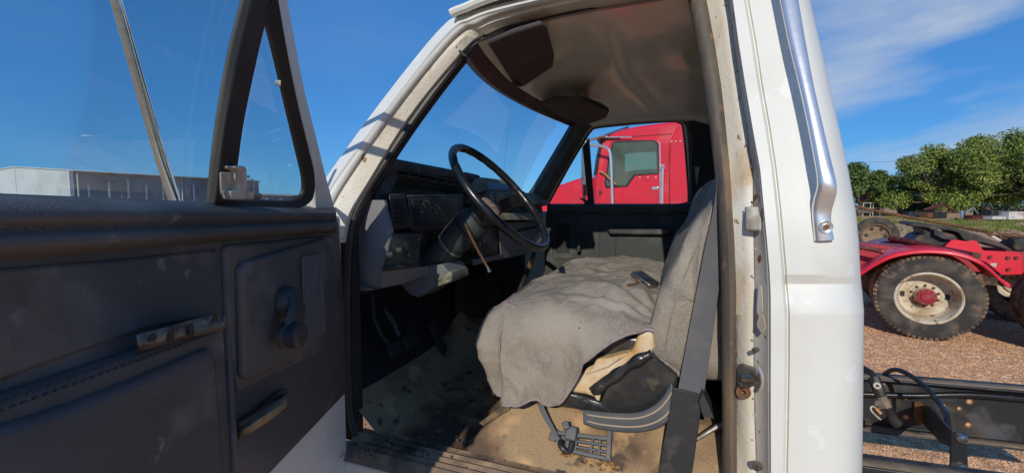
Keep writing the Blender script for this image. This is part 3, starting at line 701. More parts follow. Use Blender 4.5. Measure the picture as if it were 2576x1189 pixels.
# wheel
u1 = V((0, 1, 0)); u2 = ncol.cross(u1).normalized()
RW = 0.232
rim = MB(); nn = 96; vs = []; fs = []; k12 = 14
for i in range(nn):
    a = 2 * math.pi * i / nn; d = u1 * math.cos(a) + u2 * math.sin(a)
    for k in range(k12):
        b = 2 * math.pi * k / k12
        rr = 0.0138 + (0.0013 if (i % 4 < 2 and math.cos(b) < 0.2) else 0)
        vs.append(wc + d * (RW + rr * math.cos(b)) + ncol * rr * 1.05 * math.sin(b))
for i in range(nn):
    for k in range(k12):
        fs.append((i * k12 + k, ((i + 1) % nn) * k12 + k, ((i + 1) % nn) * k12 + (k + 1) % k12, i * k12 + (k + 1) % k12))
rim.add(vs, fs); swh = rim.build('steering_wheel', 'wheel_black', T, ang=180)
m = MB(); m.lathe([(0.0, 0.055), (0.03, 0.053), (0.045, 0.045), (0.052, 0.02), (0.055, -0.005), (0.0, -0.005)], hub, ncol, 30); m.build('wheel_hub', 'wheel_black', swh)
m = MB(); m.lathe([(0.0, 0.064), (0.024, 0.063), (0.040, 0.060), (0.045, 0.054), (0.045, 0.044)], hub, ncol, 30); hc_ = m.build('horn_button', 'horn_tan', swh)
m = MB()
for k in range(24):
    a = 2 * math.pi * k / 24; a2 = 2 * math.pi * (k + 1) / 24
    m.tube([hub + ncol * 0.0642 + u1 * .019 * math.cos(q) + u2 * .012 * math.sin(q) for q in (a, a2)], .0009, 4)
for k in range(4):
    m.tube([hub + ncol * 0.0642 + u1 * (-.011 + .006 * k) + u2 * (.005 * (-1) ** k), hub + ncol * 0.0642 + u1 * (-.007 + .006 * k) - u2 * (.005 * (-1) ** k)], .0011, 4)
m.build('oval_emblem', 'dash_olive', hc_ if False else swh)
for sgn in (-1, 1):
    m = MB()
    A = [hub + ncol * 0.02 + u1 * sgn * 0.045 + u2 * 0.028, wc + u1 * sgn * 0.13 + u2 * 0.022 - ncol * 0.03, wc + u1 * sgn * (RW - 0.022) + u2 * 0.028 - ncol * .004, wc + u1 * sgn * (RW - 0.008) + u2 * 0.06]
    B = [hub + ncol * 0.02 + u1 * sgn * 0.045 - u2 * 0.028, wc + u1 * sgn * 0.13 - u2 * 0.022 - ncol * 0.03, wc + u1 * sgn * (RW - 0.022) - u2 * 0.028 - ncol * .004, wc + u1 * sgn * (RW - 0.008) - u2 * 0.06]
    m.band(cr(A, 14), cr(B, 14), -ncol * 0.014); m.build('wheel_spoke', 'wheel_black', swh, bevel=0.004)

# ---- bench seat
def seatprof(y):
    return [V((-0.545, y, 1.10)), V((-0.565, y, 1.22)), V((-0.53, y, 1.30)), V((-0.40, y, 1.33)), V((-0.05, y, 1.305)), V((0.05, y, 1.28)), V((0.05, y, 1.08)), V((-0.45, y, 1.06))]
m = MB(); m.prism(seatprof(0.185), (0, 1.28, 0)); seat = m.build('bench_seat', 'vinyl', T, bevel=0.02, seg=3)
m = MB(); m.prism([(-0.58, 0.09, .927), (-0.47, 0.20, 1.075), (0.12, 0.20, 1.075), (0.16, 0.09, .927)], (0, 1.30, 0)); m.build('seat_riser', 'floor_mat', seat, bevel=0.02, seg=3)
# torn side: foam, loose vinyl roll, side skirt, curved hinge cover
m = MB(); fo = [(1424, 986), (1440, 955), (1480, 925), (1540, 900), (1590, 885), (1606, 838), (1640, 826), (1648, 870), (1640, 888), (1560, 935), (1520, 975), (1506, 1008), (1490, 998), (1470, 992)]
m.prism([onY(x, y, 0.158) for x, y in fo], (0, 0.06, 0)); m.build('torn_foam', 'foam', seat, bevel=0.010, seg=3)
m = MB(); m.prism([onY(x, y, 0.150) for x, y in [(1500, 903), (1535, 900), (1560, 892), (1585, 888), (1560, 905), (1530, 925), (1470, 945), (1490, 925)]], (0, 0.05, 0)); m.build('foam_strip', 'foam', seat, bevel=0.008)
m = MB(); m.tube(cr([onY(1492, 985, .125), onY(1515, 968, .12), onY(1555, 938, .12), onY(1600, 908, .125), onY(1640, 888, .13)], 20), [0.010 + 0.006 * math.sin(i * .5) ** 2 for i in range(21)], 10); m.build('loose_vinyl_roll', 'vinyl', seat)
m = MB(); m.tube(cr([onY(1484, 978, .118), onY(1530, 944, .114), onY(1580, 915, .118)], 12), 0.0045, 8); m.build('vinyl_fold', 'vinyl', seat)
m = MB(); m.prism([onY(x, y, 0.128) for x, y in [(1500, 972), (1508, 966), (1516, 975), (1511, 990), (1508, 1009), (1500, 1006), (1494, 995)]], (0, .012, 0)); m.build('foam_crumb', 'foam', seat, bevel=.003)
m = MB(); vs_ = [(1418, 985), (1470, 996), (1510, 1012), (1530, 965), (1580, 925), (1640, 895), (1706, 945), (1692, 985), (1660, 1020), (1600, 1042), (1540, 1040), (1470, 1034), (1395, 1014), (1405, 1008)]
m.prism([onY(x, y, 0.145 + 0.01 * math.sin(i)) for i, (x, y) in enumerate(vs_)], (0, 0.05, 0)); m.build('seat_side', 'vinyl', seat, bevel=0.010, seg=3)
hc_lo = [(1468, 1064), (1500, 1076), (1550, 1084), (1600, 1086), (1640, 1080), (1672, 1066), (1700, 1040)]
hc_up = [(1466, 1030), (1500, 1034), (1550, 1038), (1596, 1038), (1634, 1026), (1664, 1002), (1690, 960)]
def hcv(t, off): return cr([onY(lerp(a[0], b[0], t), lerp(a[1], b[1], t), .118 + off) for a, b in zip(hc_up, hc_lo)], 30)
m = MB(); m.loft([hcv(0, .03), hcv(0.02, 0.004), hcv(0.1, 0), hcv(0.9, 0), hcv(0.98, .004), hcv(1, .03)]); hcov = m.build('seat_hinge_cover', 'trim_slate', seat, solid=0.003)
for t in (0.28, 0.72):
    a = hcv(t - .035, -.003)[2:]; b = hcv(t + .035, -.003)[2:]; m = MB(); m.band(a, b, (0, .004, 0)); m.build('trim_line', 'tan_line', seat)
m = MB(); m.prism([onY(x, y, .10) for x, y in [(1768, 985), (1796, 1052), (1770, 1048), (1758, 1010)]], (0, .10, 0)); m.build('seat_bracket', 'cab_dark', seat)
# inner backrest
m = MB(); m.prism([onY(x, y, .30) for x, y in [(1690, 940), (1690, 860), (1705, 740), (1740, 660), (1790, 560), (1812, 500), (1830, 560), (1830, 940)]], (0, 1.15, 0)); m.build('seat_back', 'vinyl', seat, bevel=0.01)

# ---- fabric seat covers draped over the bench (loose, lift away)
A_, B_ = -0.535, 0.205            # front and side edge
def sheet(a, b, la, lb, seed=0):
    """a: distance from the back of the cushion forward, b: distance from the passenger end towards the driver"""
    return None
HEM = [(0.03, .03), (-.065, .045), (-.10, .065), (-.16, .095), (-.234, .150), (-.265, .225), (-.29, .288), (-.32, .305), (-.37, .295), (-.42, .31), (-.46, .315), (-.70, .315)]
def hem_len(x):
    for (xa, la), (xb, lb) in zip(HEM, HEM[1:]):
        if x >= xb: return lerp(la, lb, min(1, max(0, (xa - x) / (xa - xb))))
    return HEM[-1][1]
def cover(u, v):
    ys = 1.47 - 1.275 * min(1, v / 0.72); tb = max(0, (v - 0.72) / 0.28)
    fx = 0.450 + 0.06 * max(0, (ys - .25) / 1.2)          # cushion depth
    t = min(1, u / 0.66)
    x0 = 0.03 - 0.085 * max(0, 1 - (ys - .195) / .25); xs = x0 - (fx + x0) * t; da = max(0, (u - 0.66) / 0.34) * 0.27
    db = tb * hem_len(xs)
    d = math.hypot(da, db)
    if d > .318: da *= .318 / d; db *= .318 / d; d = .318
    ox = oy = dz = 0.0
    Rr = 0.085 + (0.03 * da / math.hypot(da, db) if da > 0 else 0)
    wr = fbm((xs * 5, ys * 4, 1.7))
    if d > 1e-6:
        q = min(d / Rr, math.pi / 2)
        outw = Rr * math.sin(q); dz = Rr * (1 - math.cos(q)) + max(0, d - Rr * math.pi / 2)
        over = max(0, d - Rr * math.pi / 2)
        outw -= 0.42 * over * (da / d) + 0.02 * over
        ox = -outw * da / d; oy = -outw * db / d
    x = xs + ox; y = ys + oy
    z = 1.352 - dz
    top = max(0, 1 - d / .12)
    z += 0.020 * math.cos((ys - 0.42) * 5.6) * top
    z -= 0.035 * max(0, (x + 0.14) / 0.17) * top
    z += 0.022 * math.sin(math.pi * min(1, t * 1.02)) * top
    if ys > 1.30: z -= 0.35 * (ys - 1.30) ** 1.3
    # broad soft folds on top, pulled towards the backrest at the driver end
    z += (0.014 * wr + 0.005 * fbm((x * 13, y * 9, 2.1))) * (0.35 + .65 * top)
    cdx, cdy = x - 0.0, ys - 0.20
    ang = math.atan2(cdy, -cdx); rad = math.hypot(cdx, cdy)
    z += 0.0085 * math.sin(ang * 15 + 3.5 * fbm((x * 3, y * 3, 4))) * math.exp(-((rad - 0.20) / 0.13) ** 2)
    z += 0.010 * math.exp(-((y - .62 - .35 * (x + .3)) / .022) ** 2) * top + 0.007 * math.exp(-((y - .95 + .25 * (x + .3)) / .03) ** 2) * top
    rd = 1 - abs(noise.noise(V((x * 7 + y * 3, y * 6 - x * 2, 5.5)))) * 2.2
    z += 0.007 * max(0, rd) ** 3 * (0.4 + .6 * top)
    rd2 = 1 - abs(noise.noise(V((x * 16, y * 13, 9.5)))) * 2.6
    z += 0.003 * max(0, rd2) ** 3
    if d > 0.03:                                            # hanging pleats
        w_ = min(1, (d - 0.03) / 0.15)
        al = xs * 1.0 + (da / d) * 0.25
        pl = w_ * (0.016 * math.sin(al * 27 + 2.4 * fbm((xs * 5, ys * 4, 8)) + .6) + 0.014 * fbm((xs * 8, ys * 8, d * 5)) + .008 * math.sin(ys * 19 + 3 * wr) * (da / d))
        x += -pl * (da / d); y += -pl * (db / d)
        y -= w_ * .010 * max(0, 1 - abs(noise.noise(V((xs * 9, d * 6, 2.2)))) * 2.4) ** 3 * (db / d); x -= w_ * .010 * max(0, 1 - abs(noise.noise(V((ys * 9, d * 6, 7.2)))) * 2.4) ** 3 * (da / d)
        if db > 0 and da == 0: x += .012 * w_ * math.sin(d * 20 + xs * 9)
    return V((x, y, z))
m = MB(); m.grid(lambda a, b: cover(a, b), 150, 200)
sc_ = m.build('seat_cover', 'fabric', None, ang=180, solid=0.0025)
tag(sc_, 'dusty grey beige fabric cover draped over the bench cushion', 'seat cover')
m = MB(); hemc = [cover(u / 60, 1.0) for u in range(61)]
m.tube(hemc, 0.0042, 8); m.build('hem', 'hem', sc_)
m = MB(); m.tube([cover(u / 90 * .97, .735) + V((0, -.001, .0035)) for u in range(91)], .0016, 5); m.build('seam', 'hem', sc_)
m = MB(); m.tube([cover(.70, v / 90) + V((-.002, 0, .003)) for v in range(91)], .0016, 5); m.build('seam', 'hem', sc_)
# belt buckle and torn slit lying on the cushion are part of the belts
m = MB(); bx = onZ(1622, 702, 1.40); ax3 = (V((.75, -.55, -.38)).normalized(), V((.55, .83, 0)).normalized(), None); ax3 = (ax3[0], ax3[1], ax3[0].cross(ax3[1]))
m.box(bx, (0.085, 0.055, 0.018), ax3); bkl = m.build('seat_belt_buckle', 'steel', T, bevel=0.004)
m = MB(); m.box(bx + V((.035, -.02, -.045)), (0.06, 0.05, 0.02), ax3); m.build('buckle_base', 'dark_plastic', bkl, bevel=.004)
m = MB(); a = cr([onZ(1512, 688, 1.392), onZ(1545, 689, 1.395), onZ(1580, 697, 1.40), onZ(1612, 702, 1.402)], 14); b = cr([onZ(1512, 692, 1.392), onZ(1545, 700, 1.39), onZ(1580, 712, 1.395), onZ(1616, 722, 1.40)], 14)
m.band(a, b, (0, 0, -.002)); m.build('buckle_strap', 'fabric', bkl)
m = MB(); m.prism([onZ(x, y, 1.388) for x, y in [(1574, 727), (1590, 714), (1604, 712), (1614, 722), (1600, 725), (1580, 730)]], (0, 0, .014)); m.build('exposed_padding', 'rust', seat, bevel=.003)
# backrest cover
pr = [(1648, 905), (1641, 868), (1641, 828), (1650, 765), (1676, 695), (1714, 622), (1752, 552), (1784, 486), (1806, 440), (1826, 440), (1835, 520), (1836, 700), (1832, 850), (1824, 945), (1795, 952), (1752, 950), (1712, 940), (1680, 925)]
P0 = [onY(x, y, 0.20) for x, y in pr]
cen = sum(P0, V((0, 0, 0))) / len(P0)
secs = []
for y, s_ in [(0.150, 0.0005), (0.151, 0.45), (0.154, 0.72), (0.162, 0.90), (0.178, 0.97), (0.20, 1.0), (0.26, 1.01), (0.45, 1.0), (0.70, 1.0), (0.86, 0.985), (1.05, 1.0), (1.30, 1.0), (1.44, 0.99), (1.48, 0.9), (1.49, 0.4)]:
    loop = cr(P0 + [P0[0]], 72)
    q = []
    for p in loop:
        d = V((p.x - cen.x, 0, p.z - cen.z)) * s_
        nz = 0.010 * fbm((p.x * 7, y * 5, p.z * 7)) + 0.005 * math.sin(p.z * 30 + 4 * fbm((p.x * 4, y * 3, p.z * 4)))
        q.append(V((cen.x + d.x + (-nz if s_ > .8 else 0), y + (nz * .6 if s_ <= .9 else 0), cen.z + d.z)))
    secs.append(q)
m = MB(); m.loft(secs); bcv = m.build('backrest_cover', 'fabric', None, ang=180)
tag(bcv, 'grey fabric cover stretched over the bench backrest beside the seat belt', 'seat cover')
m = MB(); sm = cr([onY(x, y, .158) for x, y in [(1790, 548), (1766, 596), (1740, 650), (1712, 720), (1690, 790), (1678, 850), (1672, 905)]], 40)
m.tube([p + V((0, -.006 + .001 * math.sin(i * 1.4), 0)) for i, p in enumerate(sm)], 0.0022, 6); m.build('seam', 'fabric', bcv)
m = MB(); m.tube(cr([onY(x, y, .165) for x, y in [(1646, 898), (1668, 908), (1690, 922), (1712, 945)]], 14), .006, 8); m.build('hem', 'hem', bcv)
# seat belt in front of the backrest
bl_l = [(1806, 430), (1796, 520), (1776, 610), (1752, 735), (1728, 860), (1706, 976)]
bl_r = [(1830, 430), (1828, 520), (1820, 620), (1806, 740), (1788, 870), (1770, 992)]
m = MB(); m.band(cr([onY(x, y, .115 + .0) for x, y in bl_l], 24), cr([onY(x, y, .128) for x, y in bl_r], 24), (0.001, .002, 0)); bel = m.build('seat_belt', 'belt', T)
sl_l = [(1692, 974), (1683, 1040), (1668, 1120), (1655, 1200)]; sl_r = [(1768, 994), (1760, 1060), (1750, 1130), (1740, 1200)]
m = MB(); m.band(cr([onY(x, y, .108) for x, y in sl_l], 10), cr([onY(x, y, .118) for x, y in sl_r], 10), (.0, .008, 0)); m.build('belt_sleeve', 'belt_sleeve', bel, bevel=.002)
m = MB(); m.tube(cr([onY(1695, 1112, .14), onY(1745, 1105, .15), onY(1790, 1080, .16), onY(1822, 1060, .17)], 14), .006, 8); m.build('wire', 'dull_steel', bel)
# loose strap hanging from the cushion to the sill
m = MB(); sa = [onY(1352, 1018, .15), onY(1366, 1050, .14), onY(1392, 1092, .12), onY(1404, 1125, .10)]; sb_ = [onY(1366, 1018, .15), onY(1382, 1052, .14), onY(1402, 1090, .12), onY(1418, 1122, .10)]
m.band(cr(sa, 14), cr(sb_, 14), (0, .002, 0)); m.band(cr([onZ(1402, 1120, .93), onZ(1400, 1160, .935), onZ(1398, 1230, .94)], 6), cr([onZ(1420, 1120, .93), onZ(1422, 1160, .935), onZ(1424, 1230, .94)], 6), (0, 0, .003))
m.build('loose_strap', 'belt', bel)

# ---- passenger side: wall, door panel, window frame
m = MB(); m.box((-0.36, 1.665, 1.24), (1.30, 0.05, 0.74)); pdoor = m.build('passenger_door', 'white_paint', T, bevel=.01)
def qpl(name, pts, off, th, mt, bev=.004, par=None):
    q = MB(); q.prism([Q(x, y, off) for x, y in pts], (0, th, 0)); return q.build(name, mt, par or pdoor, bevel=bev)
qpl('door_trim', [(1376, 516), (1740, 512), (1760, 560), (1740, 760), (1470, 760), (1385, 745), (1368, 700), (1372, 560)], .075, .03, 'green_black', .008)
m = MB()
for nm, off in (('a', 0),):
    m.loft([[Q(x, y, o) for x in (1376, 1480, 1600, 1745)] for y, o in ((512, .05), (516, .085), (526, .098), (534, .098), (541, .078))])
m.build('sill_pad', 'green_black', pdoor, ang=60)
qpl('speaker_panel', [(1388, 550), (1398, 546), (1500, 546), (1508, 552), (1508, 642), (1500, 650), (1398, 652), (1388, 645)], .082, .02, 'green_black', .006)
qpl('upper_panel', [(1521, 541), (1690, 539), (1697, 545), (1694, 590), (1521, 592)], .080, .02, 'green_black', .005)
qpl('armrest', [(1526, 578), (1540, 574), (1680, 574), (1690, 580), (1686, 592), (1534, 590)], .12, .05, 'dark_plastic', .010)
qpl('lower_panel', [(1550, 594), (1694, 592), (1690, 700), (1540, 705)], .084, .02, 'green_black', .006)
for i in range(11):
    x_ = 1400 + i * 3.2; q = MB()
    q.tube([Q(x_, 563, .084), Q(x_, 634, .084)], .0022, 4); q.build('grille_slat', 'rubber', pdoor)
for i in range(5):
    y_ = 563 + i * 17.8; q = MB(); q.tube([Q(1399, y_, .086), Q(1433, y_, .086)], .0022, 4); q.build('grille_bar', 'green_black', pdoor)
q = MB(); q.tube([Q(1458, 590, .11), Q(1457, 612, .125), Q(1455, 632, .12)], [.014, .011, .012], 10); q.build('window_crank', 'dark_plastic', pdoor)
# frame round the passenger window
wl = [(1381, 514), (1403, 474), (1440, 408), (1478, 345), (1488, 332), (1504, 323), (1600, 313), (1690, 307), (1706, 310), (1716, 322), (1724, 400), (1730, 495), (1724, 509), (1700, 513)]
def out(pts, k, c=(1600, 430)):
    r_ = []
    for x, y in pts:
        d = math.hypot(x - c[0], y - c[1]); r_.append((x + (x - c[0]) / d * k, y + (y - c[1]) / d * k * 0.8))
    return r_
m = MB(); m.loft([cr([Q(x, y, .03) for x, y in wl], 50), cr([Q(x, y, .045) for x, y in out(wl, 5)], 50)]); m.build('window_rubber', 'rubber', pdoor, solid=.004)
m = MB(); m.loft([cr([Q(x, y, .040) for x, y in out(wl, 4)], 50), cr([Q(x, y, .062) for x, y in out(wl, 11)], 50), cr([Q(x, y, .064) for x, y in out(wl, 14)], 50)]); m.build('window_frame', 'cab_inner', pdoor, solid=.004)
m = MB(); m.loft([cr([Q(x, y, .066) for x, y in out(wl, 12)], 50), cr([Q(x, y, .085) for x, y in out(wl, 17)], 50), cr([Q(x, y, .085) for x, y in out(wl, 23)], 50), cr([Q(x, y, .06) for x, y in out(wl, 28)], 50)]); m.build('window_seal', 'rubber', pdoor)
m = MB(); m.prism([Q(x, y, .03) for x, y in [(1465, 370), (1481, 346), (1494, 513), (1479, 513)]], (0, .025, 0)); m.build('vent_division_bar', 'rubber', pdoor, bevel=.003)
m = MB(); m.prism([Q(x, y, .06) for x, y in [(1455, 497), (1470, 500), (1482, 506), (1482, 514), (1472, 514), (1466, 505)]], (0, .02, 0)); m.build('vent_latch', 'dark_plastic', pdoor)
m = MB(); m.prism([Q(x, y, .02) for x, y in wl], (0, .004, 0)); m.build('passenger_glass', 'clear_glass', pdoor)
# passenger pillar trim and upper wall
m = MB()
al = [(1322, 505), (1342, 482), (1385, 412), (1440, 320), (1452, 300)]; ar = [(1372, 512), (1385, 490), (1428, 415), (1474, 335), (1490, 318)]
m.loft([cr([Q(x - 8, y - 4, .10) for x, y in al], 20), cr([Q(x, y, .145) for x, y in al], 20), cr([Q(lerp(a, c, .5), lerp(b, d, .5), .145) for (a, b), (c, d) in zip(al, ar)], 20), cr([Q(x, y, .085) for x, y in ar], 20)])
m.build('passenger_pillar_trim', 'green_black', T, ang=50)
m = MB(); tl = [(1470, 330), (1500, 316), (1600, 306), (1700, 301), (1730, 306), (1800, 322)]
m.loft([cr([Q(x, y, .085) for x, y in tl], 20), cr([Q(x, y - 8, .10) for x, y in tl], 20), [V((lerp(-.52, .30, i / 20), 1.43, 2.13)) for i in range(21)]])
m.build('passenger_roof_rail', 'headliner', T)
m = MB(); ql = [(1735, 540), (1734, 440), (1728, 330), (1716, 306)]
m.loft([cr([Q(x, y, .07) for x, y in ql], 10), cr([Q(x + 12, y, .10) for x, y in ql], 10), [V((0.30, 1.60, 1.55)) + (V((.26, 1.47, 2.12)) - V((.30, 1.60, 1.55))) * (i / 10) for i in range(11)]])
m.build('passenger_rear_trim', 'cab_dark', T)
m = MB(); m.prism([V((0.06, 1.60, 1.50)), V((0.34, 1.62, 1.50)), V((0.34, 1.40, 2.24)), V((0.05, 1.41, 2.24)), V((0.045, 1.46, 2.12))], (0, .03, 0)); m.build('passenger_rear_wall', 'cab_dark', T)
m = MB(); m.prism([V((0.20, 0.20, 2.05)), V((0.20, 1.50, 2.05)), V((0.22, 1.48, 2.25)), V((0.22, 0.22, 2.25))], (.03, 0, 0)); m.build('rear_header', 'headliner', T)
m = MB(); m.prism([(0.05, 1.62, 0.9), (0.34, 1.62, 0.9), (0.34, 1.62, 1.64), (0.05, 1.62, 1.64)], (0, .06, 0)); m.build('passenger_corner', 'white_paint', T)
m = MB(); m.prism([Q(x, y, .12) for x, y in [(1748, 420), (1760, 420), (1752, 470)]], (0, .01, 0)); m.build('trim_wedge', 'cab_inner', T)
m = MB(); m.prism([onX(x, y, .20) for x, y in [(1752, 418), (1795, 414), (1795, 424), (1788, 436), (1768, 434), (1762, 424)]], (.004, 0, 0)); m.build('belt_bracket', 'cab_inner', T)
# driver-side inner wall in front of the opening
m = MB(); m.box((-1.04, 0.09, 1.30), (0.20, 0.03, 0.80)); m.build('kick_panel', 'firewall', T)
m = MB(); m.box((-1.04, 1.61, 1.30), (0.24, 0.04, 0.80)); m.build('kick_panel', 'green_black', T)
m = MB(); m.prism([Q(x, y, .10) for x, y in [(1370, 708), (1394, 702), (1394, 725), (1366, 735)]], (0, .02, 0)); m.build('kick_panel_edge', 'cab_inner', T)

# ---- driver door, swung open
TH = R(71)
dd = V((math.cos(TH), -math.sin(TH), 0))          # from hinge to free end
dn = V((math.sin(TH), math.cos(TH), 0))           # inner face
H0 = onY(869, 800, 0.0); H0.z = 0
def D(px, py, off=0.0): return onP(px, py, H0 + dn * off, dn)
def DU(u, z, off=0.0): return H0 + dd * u + dn * off + V((0, 0, z))
LEAN = 0.26
un = (dn - V((0, 0, LEAN)))
def W(px, py, off=0.0): return onP(px, py, V((H0.x, H0.y, BELT + 0.02)) + dn * off, un)
def uz(p): q = p - H0; return q.dot(dd), q.z
m = MB(); m.prism([DU(0.0, 0.80, -.004), DU(0.0, 1.62, -.004), DU(1.16, 1.62, -.004), DU(1.18, 1.2, -.004), DU(1.15, 0.80, -.004)], -dn * 0.10)
door = m.build('driver_door', 'white_paint', T, bevel=0.012, seg=3)
# trim panel
brk = uz(D(667, 1189)); e_ = uz(D(871, 989)); up_ = uz(D(846, 540))
m = MB(); m.prism([D(846, 535, .012), D(854, 565, .012), D(868, 775, .012), D(871, 988, .012), DU(brk[0], brk[1], .012), DU(brk[0] + .1, brk[1] - .05, .012), DU(1.10, brk[1] - .10, .012), DU(1.12, 1.625, .012)], -dn * .014)
m.build('door_trim', 'door_vinyl', door, bevel=.006)
# padded sill: rolled top, stitched valley, second roll
rows = [(486, 521, -.045), (494, 523, -.01), (503, 526, .022), (520, 532, .042), (545, 540, .050), (566, 549, .043), (577, 553, .036), (585, 556, .037), (596, 561, .046), (615, 569, .050), (634, 576, .044), (648, 581, .026), (656, 584, .012), (662, 587, .004)]
def rowc(yl, yr, o):
    a = D(846, yr, o); b = D(0, yl, o); return [lerp(a, b, t) for t in (0, .02, .06, .15, .3, .5, .7, .85, 1.0, 1.25, 1.6)]
m = MB(); m.loft([rowc(*r_) for r_ in rows]); m.build('sill_pad', 'door_vinyl', door, ang=180)
m = MB()
a = D(835, 554.5, .038); b = D(0, 581, .038)
for i in range(90):
    p = lerp(a, b, i / 89); m.box(p + V((0, 0, 0.002 * (-1) ** i)), (.002, .005, .0012), (dn, dd, V((0, 0, 1))))
m.build('stitching', 'door_vinyl', door)
m = MB(); q0 = D(792, 521, -.03); q1 = D(0, 488, -.03); m.band([q0, lerp(q0, q1, .5), q1, q1 + (q1 - q0) * .4], [p + V((0, 0, -.014)) for p in (q0, lerp(q0, q1, .5), q1, q1 + (q1 - q0) * .4)], dn * -.012); m.build('glass_wiper_strip', 'rubber', door)
def dpl(name, pts, off, th, mt='door_vinyl', bev=.006, seg=3):
    q = MB(); q.prism([D(x, y, off) for x, y in pts], -dn * th); return q.build(name, mt, door, bevel=bev, seg=seg)
# forward field (a step proud of the rear field) and the speaker panel
dpl('forward_panel', [(566, 622), (576, 616), (828, 592), (840, 600), (848, 840), (842, 868), (600, 985), (572, 800)], .020, .016)
dpl('speaker_panel', [(607, 676), (618, 660), (816, 599), (826, 606), (833, 836), (824, 864), (626, 952), (612, 944)], .032, .018, bev=.008)
gq = [(760, 646), (811, 637), (816, 835), (766, 859)]
dpl('speaker_grille', gq, .0335, .004, 'rubber', .0005, 1)
for i in range(10):
    t = i / 9; a = (lerp(761, 810, t), lerp(647, 638, t)); b = (lerp(767, 815, t), lerp(857, 835, t))
    q = MB(); q.tube([D(*a, .0375), D(*b, .0375)], .0020, 5); q.build('grille_slat', 'grille_grey', door)
for i in range(6):
    t = i / 5; a = (lerp(760, 766, t), lerp(647, 858, t)); b = (lerp(811, 816, t), lerp(638, 834, t))
    q = MB(); q.tube([D(*a, .036), D(*b, .036)], .0014, 4); q.build('grille_bar', 'grille_grey', door)
# window crank
hp = D(716, 757, .034); kp = D(690, 842, .034)
m = MB(); m.lathe([(.0, .028), (.022, .028), (.028, .022), (.032, 0)], hp, dn, 24)
crk = m.build('window_crank', 'dark_plastic', door)
a0, a1 = hp + dn * .024, kp + dn * .030
m = MB(); ln = (a1 - a0); pz = ln.normalized().cross(dn)
m.loft([[a0 + pz * .029, lerp(a0, a1, .5) + pz * .027, a1 + pz * .025], [a0 + pz * .022 + dn * .012, lerp(a0, a1, .5) + pz * .020 + dn * .014, a1 + pz * .018 + dn * .006], [a0 - pz * .022 + dn * .012, lerp(a0, a1, .5) - pz * .020 + dn * .014, a1 - pz * .018 + dn * .006], [a0 - pz * .029, lerp(a0, a1, .5) - pz * .027, a1 - pz * .025]], ring=True)
m.build('crank_arm', 'dark_plastic', door, bevel=.002)
m = MB(); m.lathe([(0, .058), (.020, .057), (.0255, .052), (.0265, .040), (.024, .030), (.026, .026), (.026, .018), (0, .018)], kp, dn, 24); m.build('crank_knob', 'dark_plastic', door)
# lower pocket with its padded cover and stitched shoulder
dpl('armrest_shoulder', [(348, 885), (566, 806), (574, 822), (596, 1175), (598, 1320), (-260, 1330), (-260, 1085), (0, 1000)], .034, .030, bev=.014)
dpl('pocket_cover', [(-260, 1172), (0, 1075), (200, 1012), (380, 940), (500, 886), (528, 874), (544, 884), (552, 915), (568, 1189), (572, 1320), (-260, 1330)], .046, .022, bev=.012)
dpl('upper_field', [(-200, 690), (300, 650), (552, 624), (556, 790), (345, 835), (0, 960), (-200, 1030)], .016, .012, bev=.008)
dpl('pocket_rib', [(573, 820), (583, 822), (605, 1172), (606, 1320), (594, 1320), (590, 1172)], .040, .03, bev=.005)
m = MB()
a = D(545, 826, .0342); b = D(0, 1022, .0342)
for i in range(60):
    p = lerp(a, b, i / 59) + V((0, 0, .004 * (-1) ** i)); m.box(p, (.0012, .005, .002), (dn, dd, V((0, 0, 1))))
m.build('shoulder_stitching', 'rubber', door)
# torn-off armrest leaves a steel angle
m = MB()
la = [(342, 842), (420, 822), (495, 800), (550, 792), (566, 794)]; lb_ = [(346, 872), (425, 850), (500, 832), (556, 818), (568, 818)]
m.loft([cr([D(x, y, .056 + .006 * math.sin(i * 2)) for i, (x, y) in enumerate(la)], 16), cr([D(x, y, .058) for x, y in lb_], 16), cr([D(x + 8, y + 10, .030) for x, y in lb_], 16)])
brk_ = m.build('armrest_bracket', 'dull_steel', door, ang=30, solid=.003)
for x_, y_ in ((383, 848), (428, 836), (428, 851), (478, 823), (480, 838), (540, 801)):
    q = MB(); q.disc(D(x_, y_, .060), dn, .0055, .0015, 10); q.build('rivet_hole', 'rubber', brk_ if False else door)
# pull handle in its scoop
dpl('handle_scoop', [(600, 1062), (640, 1040), (700, 985), (722, 975), (728, 1000), (716, 1035), (604, 1105)], .022, .004, 'dark_plastic', .002)
m = MB(); m.loft([cr([D(598, 1082, .012), D(640, 1050, .050), D(690, 1012, .052), D(716, 994, .040), D(718, 990, .02)], 14), cr([D(598, 1090, .012), D(640, 1062, .064), D(690, 1028, .066), D(716, 1010, .05), D(718, 1005, .02)], 14), cr([D(600, 1100, .012), D(642, 1076, .054), D(690, 1044, .054), D(714, 1024, .042), D(718, 1018, .02)], 14)])
m.build('pull_handle', 'dash_olive', door, solid=.006, ang=60)
